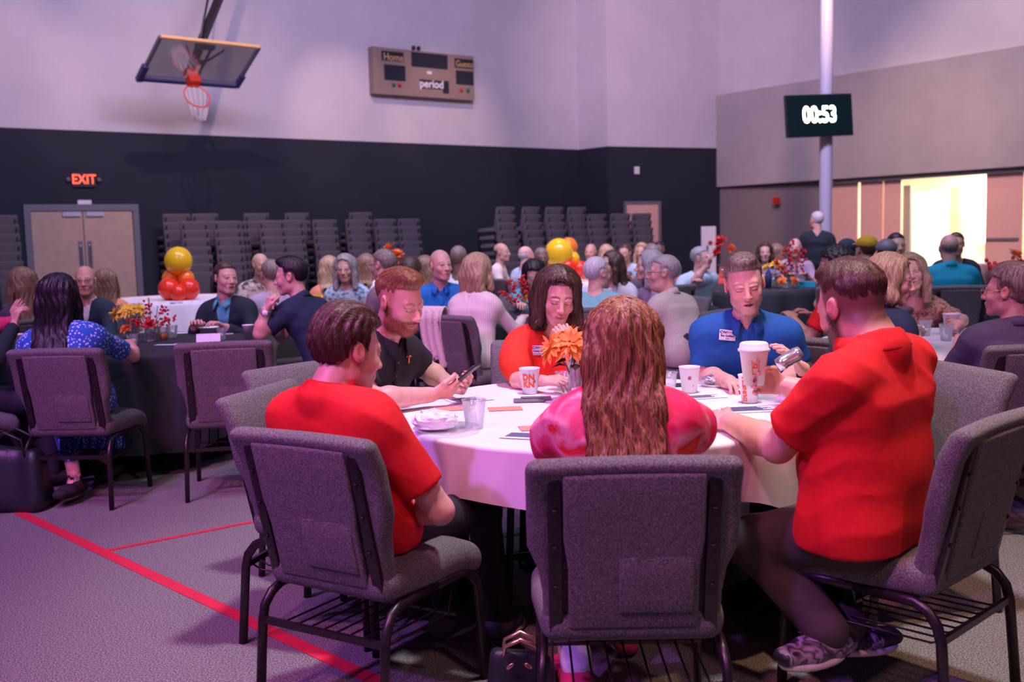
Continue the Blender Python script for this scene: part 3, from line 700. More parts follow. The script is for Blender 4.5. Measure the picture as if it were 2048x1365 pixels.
    for sd in (1, -1):
        h0 = hip + lf * sd * .085 * fz - up * .03
        if legs == 'sit':
            kn = hip + f * .43 + lf * sd * .12; kn[2] = .50; an_ = kn + f * .02; an_[2] = .10
            if feet and sd in feet:
                fd = feet[sd]
                if 'k' in fd: kn = np.array(fd['k'], float)
                an_ = np.array(fd['a'], float)
        else:
            kn = hip + lf * sd * .10 + f * .02; kn[2] = .48; an_ = kn.copy() - f * .02; an_[2] = .09
            if feet and sd in feet: an_ = np.array(feet[sd]['a'], float)
        fdir = nrm((feet or {}).get(sd, {}).get('d', f)); ft[sd] = (kn, an_, fdir)
        F.cone(h0, kn, .088 * (.4 + .6 * fz), .066 * (.3 + .7 * fz), .04); F.cone(kn, an_, .064 * (.3 + .7 * fz), (.050 if not skirt else .036) * (.3 + .7 * fz), .03)
    P0 = F
    if skirt:
        F.slab(hip + f * .05, (ft[1][0] + ft[-1][0]) / 2 + f * .03, np.stack([lf, up, f], 1), .10, .10, .14, .085, .9, .05)
        kz = (ft[1][0] + ft[-1][0]) / 2; F.slab(kz, kz - up * .26, np.stack([lf, f, up], 1), .13, .085, .18, .06, .8, .04); F.plane((0, 0, skirt), (0, 0, -1)); F.wrinkle(.006, 8, 1)
        G = Field(np.minimum(ft[1][1], ft[-1][1]) - .12, np.maximum(ft[1][0], ft[-1][0]) + .1, .010)
        for sd in (1, -1): G.cone(ft[sd][0], ft[sd][1], .050, .034, .02); G.cone(ft[sd][1], ft[sd][1] - up * .05 + ft[sd][2] * .06, .032, .03, .02)
        leg = npmesh('legs', [G.mesh()], 'skin', org, lambda P: np.tile(np.array(SKIN[skin] if isinstance(skin, str) else skin), (len(P), 1)), body)
    else: F.wrinkle(.004, 22, 2.)
    npmesh('skirt' if skirt else 'trousers', [F.mesh()], legm, org, None, body)
    for sd in (1, -1):
        kn, an_, fd = ft[sd]; a0 = np.array((an_[0], an_[1], an_[2])); gz = max(a0[2] - .085, 0.)
        F = Field(a0 - .26, a0 + .26, .008 if q == 3 else .014); l2 = np.array((fd[1], -fd[0], 0)); RS = np.stack([l2, up, fd], 1)
        bz = np.array((a0[0], a0[1], gz + .036))
        F.slab(bz - fd * .045, bz + fd * .075, RS, .006, .038, .014, .040, .95, .02); F.slab(bz + fd * .075, bz + fd * .155, RS, .014, .038, .010, .030, .8, .02)
        F.cone(bz - fd * .01, np.array((a0[0], a0[1], gz + .095)), .040, .040, .03); F.cone(np.array((a0[0], a0[1], gz + .09)), np.array((a0[0], a0[1], gz + .16)), .03, .03, .0, sub=True); F.plane((0, 0, gz + .004), (0, 0, -1))
        so = npmesh('shoe', [F.mesh()], shoe, org, None, body)
        if q == 3:
            mb = MB(); pts = [bz - org + fd * (.055 + .108 * math.cos(t_)) + l2 * .050 * math.sin(t_) * (1 + .12 * math.cos(t_)) - up * .026 for t_ in [2 * PI * i / 20 for i in range(20)]]
            mb.tube(pts, .011, 6, closed=True); mb.build('sole', 'white_rubber' if shoe != 'shoe_dark' else 'black_plastic', so)
    return body, dict(H=H, R=R, hip=hip, nb=nb, sh=sh, AR=AR, org=org, RT=RT, P=P_, lat=lat, fr=fr)
def collar_mesh(body, org, nb, hn, spine, lat, fr, nr, m, placket, F, samp_z=None, colh=.058):
    n = 30; mb = MB(); vs = []
    for i in range(n + 1):
        a = math.radians(-158 + 316 * i / n); b = abs(a) / math.radians(158)   # 0 at the nape
        dr_ = -fr * math.cos(a) + lat * math.sin(a)
        h0 = colh - colh * .62 * b; c = nb - fr * .002 + hn * 0
        rows = [(nr + .005, h0 - .035), (nr + .006, h0), (nr + .011, h0 + .002), (nr + .017 + .008 * b, h0 - .018 - .006 * b), (nr + .025 + .016 * b ** 3, h0 - .044 - .012 * b ** 4)]
        for r_, z_ in rows: vs.append(c + dr_ * r_ * (1 + .06 * b) + hn * z_ + fr * .012 * b * b)
    k = 5; fs = [(i * k + j, (i + 1) * k + j, (i + 1) * k + j + 1, i * k + j + 1) for i in range(n) for j in range(k - 1)]
    mb.add([v - org for v in vs], fs); o = mb.build('collar', m, body); md = o.modifiers.new('thick', 'SOLIDIFY'); md.thickness = .0035
    if placket:
        pts = []
        for t in np.linspace(.93, .55, 8):
            p = samp_z(t) + fr * .30
            for _ in range(60):
                u = np.clip(((p - F.lo) / F.v).round().astype(int), 0, F.n - 1)
                if F.d[u[0], u[1], u[2]] < .002: break
                p = p - fr * .005
            pts.append(p + fr * .001)
        mb = MB()
        for i in range(len(pts)):
            mb.v += [tuple(pts[i] - org - lat * .016 + fr * .002), tuple(pts[i] - org - lat * .014 + fr * .005), tuple(pts[i] - org + lat * .014 + fr * .005), tuple(pts[i] - org + lat * .016 + fr * .002)]
        for i in range(len(pts) - 1):
            for j in range(3): mb.f.append((i * 4 + j, i * 4 + j + 1, i * 4 + j + 5, i * 4 + j + 4))
        pl_ = mb.build('placket', m, body); mb = MB()
        for i in (1, 3, 5): mb.ball(pts[i] - org + fr * .007, .0045, 8, (1, .5, 1))
        mb.build('button', 'frame_grey', pl_)['kind'] = 'stuff'
def strands(P, hobj, org, H, R, s, kind, hc, q, hf, hl, F):
    """thin tapering locks lying on the hair, so that it reads as combed hair"""
    rg = np.random.RandomState(int(abs(H[0]) * 1000) % 9999)
    long_ = kind in ('long', 'bob'); n = {3: 5600, 2: 1100}[q] if long_ else {3: 5200, 2: 900}[q]
    def samp(p):
        u = np.clip((p - F.lo) / F.v, 0, F.n - 1.001); i = u.astype(int); f = u - i; out = 0
        for a in (0, 1):
            for b in (0, 1):
                for c in (0, 1):
                    out = out + F.d[i[:, 0] + a, i[:, 1] + b, i[:, 2] + c] * (f[:, 0] if a else 1 - f[:, 0]) * (f[:, 1] if b else 1 - f[:, 1]) * (f[:, 2] if c else 1 - f[:, 2])
        return out
    def grad(p):
        e = F.v * 1.5; g = np.stack([samp(p + np.eye(3)[k] * e) - samp(p - np.eye(3)[k] * e) for k in range(3)], 1); return g / (np.linalg.norm(g, axis=1)[:, None] + 1e-9)
    L0 = (P - H) @ R / s; P = P[(L0[:, 1] < .046) | (L0[:, 2] > .10)] if long_ else P[(L0[:, 1] < .022) | (L0[:, 2] > .090)]
    ii = rg.randint(0, len(P), n); p = P[ii].astype(float) + rg.normal(0, .001, (n, 3)); L = (p - H) @ R / s
    up = np.array((0, 0, 1.)); K = 6 if long_ else 3
    ln = rg.uniform(.06, .20, n) if long_ else rg.uniform(.008, .018, n) * (1.3 if kind in ('quiff', 'thick') else 1)
    side = np.where(np.abs(L[:, 0]) < .002, 1, np.sign(L[:, 0]))[:, None]
    part = (R[:, 0] * 1.)[None] * side
    jit = rg.normal(0, .07 if long_ else .16, (n, 3)); lift = rg.uniform(.0004, .0035, n)[:, None] * (1 if long_ else .6)
    w = rg.uniform(.0008, .0020, n)[:, None] * (1.3 if long_ else .7); vs = []; c = p.copy(); ph = rg.uniform(0, 6, n)[:, None]
    for k in range(K + 1):
        nn = grad(c); d = samp(c)[:, None]
        c = c - nn * np.clip(d - lift * math.sin(min(1, (k + .4) / K) * PI * .8), -.02, .02) * (1 if long_ else .5)
        Lc = (c - H) @ R / s
        if long_:
            top = sm(nn @ up, .3, .9)[:, None]; t = -up[None] + part * top * 1.3 - hf[None] * top * .5 + jit
            t = t + hl[None] * .16 * np.sin(ph * .3 + Lc[:, 2:3] * 26)
        else:
            tp = sm(Lc[:, 2], .05, .09)[:, None]
            t = tp * (R[:, 1][None] * (.4 if kind == 'quiff' else .7) + R[:, 0][None] * .45 + (R[:, 2][None] * .8 if kind == 'quiff' else 0)) + (1 - tp) * (-R[:, 2][None] * .9 - R[:, 1][None] * .25) + jit + nn * (.22 if kind in ('quiff', 'short') else .12)
        t = t - nn * np.sum(t * nn, 1)[:, None] * (1 if long_ else .75); t /= np.linalg.norm(t, axis=1)[:, None] + 1e-9
        sd = np.cross(t, nn); a = k / K; ww = w * (1 - .85 * a)
        vs.append(np.stack([c - sd * ww, c + nn * ww * .8, c + sd * ww], 1)); c = c + t * (ln[:, None] / K)
    vs = np.stack(vs, 1); base = (np.arange(n) * (K + 1) * 3)[:, None]; fs = []
    for k in range(K):
        o = base + k * 3
        for j in (0, 1): fs.append(np.concatenate([o + j, o + j + 1, o + j + 4, o + j + 3], 1))
    npmesh('hair_strands', [(vs.reshape(-1, 3), np.concatenate(fs))], 'hair_' + hc, org, None, hobj)['kind'] = 'stuff'
# ------------------------------------------------------------------ the hall
def pxy(px, Y): return V(((at(px, 470, Y)).x, Y))
WA, WB = pxy(160, 19.0), pxy(1160, 26.3)
WL0 = WA - (WB - WA) * 1.0
WC, WD = pxy(1218, 25.5), pxy(1440, 27.0)
WE = pxy(2048, 20.6); WE2 = WE + (WE - WD) * 1.0
def st(name, o=None):
    o['kind'] = 'structure'; return o
CEIL = 8.6
def frame(p, q):
    t = (q - p).normalized(); n = V((t.y, -t.x))
    if n.dot(-p) < 0: n = -n
    return V((t.x, t.y, 0)), V((n.x, n.y, 0))
def seg(mb, p, q, z0, z1, th=.12, off=0.):
    """slab between plan points p, q; front face at off towards the room"""
    t, n = frame(p, q); a = V((p.x, p.y, z0)) + n * off; b = V((q.x, q.y, z0)) + n * off
    return mb.quadbox([a, b, V((b.x, b.y, z1)), V((a.x, a.y, z1))], -n * th)
def wall(name, p, q, zb, mu, ml, top=CEIL):
    u = seg(MB(), p, q, zb, top).build(name, mu, smooth=False); st(name, u)
    l = seg(MB(), p, q, 0, zb, .12, .004).build('lower_panel', ml, u, smooth=False); return u
wall('wall_left', WL0, WB, 3.52, 'wall_white', 'wall_dark')
wall('wall_return', WB, WC, 3.52, 'wall_white', 'wall_dark')
wall('wall_back', WC, WD, 3.52, 'wall_white', 'wall_dark')
wr_ = seg(MB(), WD, WE2, 4.86, CEIL).build('wall_right', 'wall_white', smooth=False); st('', wr_)
seg(MB(), WD, WE2, 2.52, 4.86, .30, .12).build('header', 'wall_grey', wr_, smooth=False)
fl = MB().quadbox([(-22, -3, 0), (20, -3, 0), (20, 30, 0), (-22, 30, 0)], (0, 0, -.1)).build('floor', 'carpet', smooth=False); st('', fl)
ce = MB().quadbox([(-22, -3, CEIL), (20, -3, CEIL), (20, 30, CEIL), (-22, 30, CEIL)], (0, 0, .1)).build('ceiling', 'ceiling_paint', smooth=False); st('', ce)
def hit(p, q, px, py, off=0.):
    t, n = frame(p, q); o = V((0, 0, HC)); r = ray(px, py); P0 = V((p.x, p.y, 0)) + n * off
    return o + r * ((P0 - o).dot(n) / r.dot(n))
tL, nL = frame(WL0, WB); tR, nR = frame(WD, WE2); tBk, nBk = frame(WC, WD)
def onw(c, t, n):
    """maps (along wall, up, out of wall) to a point relative to c"""
    return lambda x, y, z=0.: V(c) + t * x + V((0, 0, y)) + n * z
def wbox(mb, fn, x0, x1, y0, y1, z0, z1):
    pts = [fn(x, y, z) for x in (x0, x1) for y in (y0, y1) for z in (z0, z1)]
    return mb.add(pts, [(0, 1, 3, 2), (4, 6, 7, 5), (0, 4, 5, 1), (2, 3, 7, 6), (0, 2, 6, 4), (1, 5, 7, 3)])
# skirting
st('', seg(MB(), WL0, WB, 0, .12, .02, .02).build('baseboard_left', 'black_plastic', smooth=False))
# double door
a_, b_ = hit(WL0, WB, 50, 480), hit(WL0, WB, 279, 480); cD = (a_ + b_) / 2; W2 = (b_ - a_).length / 2; zt = hit(WL0, WB, 160, 409).z; cD.z = 0
fD = onw(cD, tL, nL)
d1 = empty('door_1', cD); st('', d1); fl0 = onw((0, 0, 0), tL, nL)
mb = MB(); wbox(mb, fl0, -W2, -W2 + .11, 0, zt, .0, .06); wbox(mb, fl0, W2 - .11, W2, 0, zt, .0, .06); wbox(mb, fl0, -W2 + .11, W2 - .11, zt - .12, zt, .0, .06); mb.build('door_frame', 'frame_grey', d1, smooth=False)
for sx in (-1, 1):
    mb = MB(); wbox(mb, fl0, min(sx * .008, sx * (W2 - .12)), max(sx * .008, sx * (W2 - .12)), .01, zt - .13, -.02, .03); dl = mb.build('door_leaf', 'door_tan', d1, smooth=False)
    mb = MB(); wbox(mb, fl0, min(sx * .05, sx * .36), max(sx * .05, sx * .36), zt - .22, zt - .14, .03, .08); mb.build('door_closer', 'pole_paint', dl, smooth=False)
    mb = MB(); wbox(mb, fl0, min(sx * .04, sx * .12), max(sx * .04, sx * .12), 1.0, 1.5, .03, .045); mb.tube([fl0(sx * .08, 1.08, .05), fl0(sx * .08, 1.08, .09), fl0(sx * .08, 1.42, .09), fl0(sx * .08, 1.42, .05)], .013); mb.build('push_plate', 'steel', dl, smooth=False)
# exit sign
c = hit(WL0, WB, 166, 360); e = empty('exit_sign', c, 0, 'red glowing exit sign above the tan double doors', 'exit sign')
mb = MB(); wbox(mb, fl0, -.20, .20, -.13, .13, .0, .06); mb.build('housing', 'black_plastic', e, smooth=False)
text('EXIT', .22, 'exit_red', e, lambda x, y, z: fl0(x * .95, y * 1.1, .066 + z), fat=.0025)
for sx in (-1, 1): MB().ball(fl0(sx * .27, 0, .05), .045, 10).build('lamp_head', 'frame_grey', e)
c = hit(WL0, WB, 168, 405); tag(wbox(MB(), fl0, -.12, .12, -.04, .04, 0, .05).build('door_sensor', 'white_paint', smooth=False, loc=c), 'small white sensor box just above the double door frame', 'sensor')
# scoreboard
a_ = hit(WL0, WB, 737, 145); b_ = hit(WL0, WB, 937, 155); c = (a_ + b_) / 2; SW2 = (b_ - a_).length / 2; c.z = (hit(WL0, WB, 836, 106).z + hit(WL0, WB, 836, 196).z) / 2; SH = (hit(WL0, WB, 836, 106).z - hit(WL0, WB, 836, 196).z) / 2
sb = empty('scoreboard', c, 0, 'tan gym scoreboard with dark number windows, high on the white wall', 'scoreboard')
mb = MB(); wbox(mb, fl0, -SW2, SW2, -SH, SH, .02, .22); mb.build('cabinet', 'score_tan', sb, smooth=False)
def win(x0, x1, y0, y1, m='score_dark', nm='display_window', z=.235):
    mb = MB(); wbox(mb, fl0, x0 * SW2, x1 * SW2, y0 * SH, y1 * SH, .215, z); return mb.build(nm, m, sb, smooth=False)
win(-.80, -.40, -.38, .28); win(.62, .98, -.32, .30); win(-.27, .45, .30, .93); win(.34, .46, -.78, -.22)
win(-.12, .34, -.62, -.24, 'black_plastic', 'name_strip'); win(.03, .12, .02, .14, 'white_paint', 'maker_plate')
win(-.84, -.42, .44, .86, 'black_plastic', 'name_strip', .225); win(.60, .99, .42, .84, 'black_plastic', 'name_strip', .225)
text('Home', .22, 'yellow_tan', sb, lambda x, y, z: fl0(-.62 * SW2 + x * .9, .60 * SH + y, .232 + z)); text('Guests', .19, 'yellow_tan', sb, lambda x, y, z: fl0(.80 * SW2 + x * .9, .60 * SH + y, .232 + z))
text('period', .24, 'white_paint', sb, lambda x, y, z: fl0(.11 * SW2 + x, -.43 * SH + y, .24 + z), fat=.006)
for x, m in ((-.63, 'led_green'), (-.52, 'led_red'), (.72, 'led_red'), (.86, 'led_green')):
    mb = MB(); mb.ball(fl0(x * SW2, -.58 * SH, .22), .05, 10, (1, 1, 1)); mb.build('indicator', m, sb)
for x in (-.14, -.04): wbox(MB(), fl0, x * SW2 - .02, x * SW2 + .02, SH + .04, SH + .13, 0, .10).build('mounting_bracket', 'black_plastic', sb, smooth=False)
# back wall: switch, pink door, roll up banner
c = hit(WC, WD, 1273, 341); fb0 = onw((0, 0, 0), tBk, nBk)
tag(wbox(MB(), fb0, -.07, .07, -.09, .09, 0, .03).build('wall_speaker', 'white_paint', smooth=False, loc=c), 'small white box high on the dark back wall', 'wall box')
a_, b_ = hit(WC, WD, 1247, 460), hit(WC, WD, 1320, 460); c = (a_ + b_) / 2; w2 = (b_ - a_).length / 2; zt2 = hit(WC, WD, 1282, 403).z; c.z = 0
d2 = empty('door_2', c); st('', d2)
mb = MB(); wbox(mb, fb0, -w2, -w2 + .07, 0, zt2, 0, .06); wbox(mb, fb0, w2 - .07, w2, 0, zt2, 0, .06); wbox(mb, fb0, -w2 + .07, w2 - .07, zt2 - .07, zt2, 0, .06); mb.build('door_frame', 'frame_grey', d2, smooth=False)
mb = MB(); wbox(mb, fb0, -w2 + .07, w2 - .07, .01, zt2 - .07, 0, .03); mb.build('door_leaf', 'door_pink', d2, smooth=False)
c = at(1417, 470, 23.5); c.z = 0; bn = empty('banner_stand', c, .1, 'tall white roll-up banner with a red dot before the dark back wall', 'banner')
zt3 = at(1417, 453, 23.5).z; MB().box((0, 0, zt3 / 2 + .05), (.17, .008, zt3 / 2 - .05)).build('banner_panel', 'white_paint', bn, smooth=False); MB().box((0, 0, .05), (.22, .08, .05)).build('base', 'steel', bn, smooth=False)
MB().ball((.04, -.012, zt3 - .38), .055, 12, (1, .1, 1)).build('red_mark', 'led_red', bn); MB().box((-.03, -.012, zt3 - .58), (.02, .003, .14)).build('dark_mark', 'ink_navy', bn, smooth=False)
# right wall below the header
def rp(px): h_ = hit(WD, WE2, px, 470, -.25); return V((h_.x, h_.y))
nR2 = V((nR.x, nR.y)) * .0
def rseg(name, p0, p1, z0, z1, m, off, th, parent=wr_):
    return seg(MB(), rp(p0), rp(p1), z0, z1, th, off).build(name, m, parent, smooth=False)
a0 = WD - V((nR.x, nR.y)) * .0
sgm = seg(MB(), WD, rp(1662), 0, 2.6, .1, -.0).build('lower_wall', 'wall_taupe', wr_, smooth=False)
st('', rseg('trim_1', 1655, 2110, 2.42, 2.56, 'frame_grey', .2, .25, None))
fdr = empty('folding_partition', (rp(1730).x, rp(1730).y, 0), 0, 'peach folding partition panels beside the bright doorway', 'partition')
def rel(o, base): o.location = (-base[0], -base[1], 0)
for i, (x0, x1) in enumerate([(1662, 1716), (1722, 1766), (1768, 1802)]):
    o = rseg('panel', x0, x1, .02, 2.42, 'door_pink', .02 + .02 * (i % 2), .06, fdr); rel(o, fdr.location)
fd2 = empty('partition_door', (rp(2020).x, rp(2020).y, 0), 0, 'pink partition panels at the far right of the bright doorway', 'partition')
for x0, x1 in [(1972, 2045), (2049, 2120)]: o = rseg('panel', x0, x1, .02, 2.42, 'door_pink', .03, .06, fd2); rel(o, fd2.location)
o = rseg('push_bar', 1976, 2040, 1.05, 1.10, 'frame_grey', .09, .04, fd2); rel(o, fd2.location)
# the lit room beyond
pa, pb = rp(1760), rp(2010); N2 = V((nR.x, nR.y)); back = 3.2
A3, B3 = pa - N2 * back, pb - N2 * back
ent = seg(MB(), A3 - (B3 - A3) * .6, B3 + (B3 - A3) * .3, 0, 2.9).build('wall_beyond', 'lit_wall', smooth=False); st('', ent)
for (p, q) in ((pa - (pb - pa) * .25 - N2 * .2, A3 - (B3 - A3) * .6), (pb + (pb - pa) * .2 - N2 * .2, B3 + (B3 - A3) * .3)):
    mb = MB(); mb.quadbox([(p.x, p.y, 0), (q.x, q.y, 0), (q.x, q.y, 2.9), (p.x, p.y, 2.9)], (.08, .06, 0)); mb.build('side_wall', 'lit_wall', ent, smooth=False)
mb = MB(); p0, p1, p2, p3 = pa - (pb - pa) * .3 - N2 * .28, pb + (pb - pa) * .3 - N2 * .28, B3 + (B3 - A3) * .3, A3 - (B3 - A3) * .6
mb.quadbox([(p.x, p.y, 2.9) for p in (p0, p1, p2, p3)], (0, 0, .05)); mb.build('upper_slab', 'lit_wall', ent, smooth=False)
def beyond(name, px0, px1, z0, z1, m, dep, th, par):
    q0, q1 = hit(WD, WE2, px0, 440, -dep), hit(WD, WE2, px1, 440, -dep)
    o = seg(MB(), V((q0.x, q0.y)), V((q1.x, q1.y)), z0, z1, th, 0).build(name, m, par, smooth=False); return o
d3 = empty('door_3', (0, 0, 0)); st('', d3)
beyond('door_leaf', 1822, 1898, .0, 2.25, 'white_paint', 3.1, .05, d3); beyond('door_frame', 1900, 1916, .0, 2.3, 'yellow_tan', 3.05, .08, d3); beyond('door_frame', 1806, 1820, 0, 2.3, 'frame_grey', .6, .08, d3)
wn = beyond('window_1', 1945, 1990, .9, 2.2, 'white_paint', 3.1, .04, None); st('', wn)
beyond('pane', 1949, 1986, .95, 2.15, 'lamp_warm', 3.06, .02, wn)
q_ = (A3 + B3 + pa + pb) / 4
area('lobby_lamp', (q_.x, q_.y, 2.75), (q_.x, q_.y, 0), 2.4, 420, (1, .88, .68))
c = hit(WD, WE2, 1555, 402, 0); fr0 = onw((0, 0, 0), tR, nR)
tag(wbox(MB(), fr0, -.07, .07, -.08, .08, 0, .10).build('fire_alarm', 'led_red', smooth=False, loc=c), 'small red fire alarm on the taupe wall under the header', 'alarm')
# pole with the timer screen
pc = at(1651, 470, 16.0); tag(MB().lathe([(.098, 0), (.098, CEIL)], 24).build('steel_pole', 'pole_paint', loc=(pc.x, pc.y, 0)), 'tall round grey steel pole carrying the timer screen', 'pole')
tc_ = at(1638.5, 231, 15.75); ang = math.radians(10); tv = empty('timer_screen', tc_, 0, 'black wall timer screen reading 00:53 mounted on the steel pole', 'screen')
tv.rotation_euler = (math.radians(-4), math.radians(-1.6), ang)
TW, TH = .535, .315
MB().box((0, .02, 0), (TW, .03, TH)).build('housing', 'black_plastic', tv, smooth=False); MB().box((0, -.014, 0), (TW - .012, .004, TH - .012)).build('screen_panel', 'screen', tv, smooth=False)
text('00:53', .29, 'digit', tv, lambda x, y, z: V((x * .86, -.020 - z, y * 1.18)), fat=.0075, name='digits'); MB().box((0, .1, 0), (.06, .07, .12)).build('bracket', 'black_plastic', tv, smooth=False)
# basketball goal
Yb = 18.3
bc = V((-5.32, 18.35, 4.567)); wv = V((.7473, .6645, .0046)).normalized(); uv = V((.5746, -.6496, .4980)); uv = (uv - wv * uv.dot(wv)).normalized(); nv = wv.cross(uv).normalized()
if nv.z > 0: nv = -nv
BW, BH = .90, .535
hp_ = empty('basketball_goal', bc, 0, 'folded-up glass basketball backboard with red rim hanging from a black mast', 'basketball goal')
RB = Matrix((wv, nv, uv)).transposed(); bf = lambda x, y, z: wv * x + uv * y + nv * z
MB().box((0, 0, 0), (BW, .008, BH), RB).build('glass_panel', 'board_glass', hp_, smooth=False)
mb = MB()
for s_ in (-1, 1): mb.box(bf(s_ * BW, 0, 0), (.025, .03, BH), RB)
mb.box(bf(0, -BH, 0), (BW, .03, .03), RB); mb.build('board_frame', 'frame_grey', hp_, smooth=False)
MB().box(bf(0, BH, 0), (BW, .03, .025), RB).build('top_rail', 'yellow_tan', hp_, smooth=False)  # yellow colour stands in for light caught on the top edge
mb = MB(); mb.box(bf(-BW - .01, -BH + .12, .01), (.05, .045, .20), RB); mb.box(bf(BW + .01, -BH + .12, .01), (.04, .045, .16), RB); mb.box(bf(0, -BH - .02, .01), (BW, .045, .035), RB); mb.build('edge_padding', 'ink_navy', hp_, smooth=False)
MB().box(bf(0, -BH + .10, .08), (.10, .07, .09), RB).build('rim_mount', 'orange_rim', hp_, smooth=False)
rc = bf(0, -BH + .06, .15 + .23); mb = MB(); mb.tube([rc + wv * .23 * math.cos(t) + nv * .23 * math.sin(t) for t in [2 * PI * i / 28 for i in range(28)]], .012, 6, closed=True); mb.build('rim', 'orange_rim', hp_)
mb = MB(); low = rc + nv * .15 + V((0, 0, -.30))
for i in range(12):
    a = 2 * PI * i / 12; a2 = a + .5; p = rc + wv * .22 * math.cos(a) + nv * .22 * math.sin(a); mb.tube([p, (p + low) / 2 + V((.04 * math.cos(a2), 0, -.08)), low + V((.09 * math.cos(a2), .05 * math.sin(a2), 0))], .006, 4)
    p = rc + wv * .22 * math.cos(a) + nv * .22 * math.sin(a); a3 = a - .5; mb.tube([p, (p + low) / 2 + V((.04 * math.cos(a3), 0, -.05)), low + V((.09 * math.cos(a3), .05 * math.sin(a3), 0))], .006, 4)
mb.build('net', 'net_white', hp_)
top = at(440, -8, Yb + .6) - bc; top2 = bf(0, .25, -.25); mb = MB(); mb.tube([bf(0, -.35, -.12), top2, top, top + (top - top2) * 1.6], .085, 4); mb.build('mast', 'black_plastic', hp_, smooth=False)
mb = MB()
for s_ in (-1, 1): mb.tube([bf(s_ * .13, -.45, -.05), bf(s_ * .12, .45, -.10), top2 + wv * s_ * .10], .028, 6); mb.tube([bf(s_ * .13, -.05, -.05), bf(s_ * .35, .3, -.06)], .02, 6)
mb.box(bf(.0, .30, -.10), (.17, .04, .05), RB); mb.box(bf(0, -.1, -.08), (.15, .03, .03), RB); mb.build('support_frame', 'black_plastic', hp_, smooth=False)
mb = MB(); mb.tube([bf(-.16, .5, -.1), at(417, -8, Yb + .5) - bc, (at(417, -8, Yb + .5) - bc) * 1.6 + V((0, 0, 0))], .022, 6); mb.build('brace', 'black_plastic', hp_)
# floor tape
def tape(name, p, q, wd, m, lab):
    d_ = (q - p).normalized(); n_ = V((-d_.y, d_.x, 0)) * wd / 2
    mb = MB(); mb.quadbox([p - n_, q - n_, q + n_, p + n_], (0, 0, .0016)); tag(mb.build(name, m, smooth=False), lab, 'tape')
tape('floor_tape', onz(38, 1026, .001), onz(900, 1432, .001), .058, 'tape_red', 'wide red tape line running across the carpet towards the centre chair')
tape('floor_tape', onz(208, 1103, .0011), onz(640, 1018, .0011), .030, 'tape_red', 'narrow red tape line branching off the wide red one')
tape('floor_tape', onz(1960, 1050, .001), onz(2150, 1088, .001), .06, 'tape_dark', 'dark blue tape line on the carpet at the right edge')
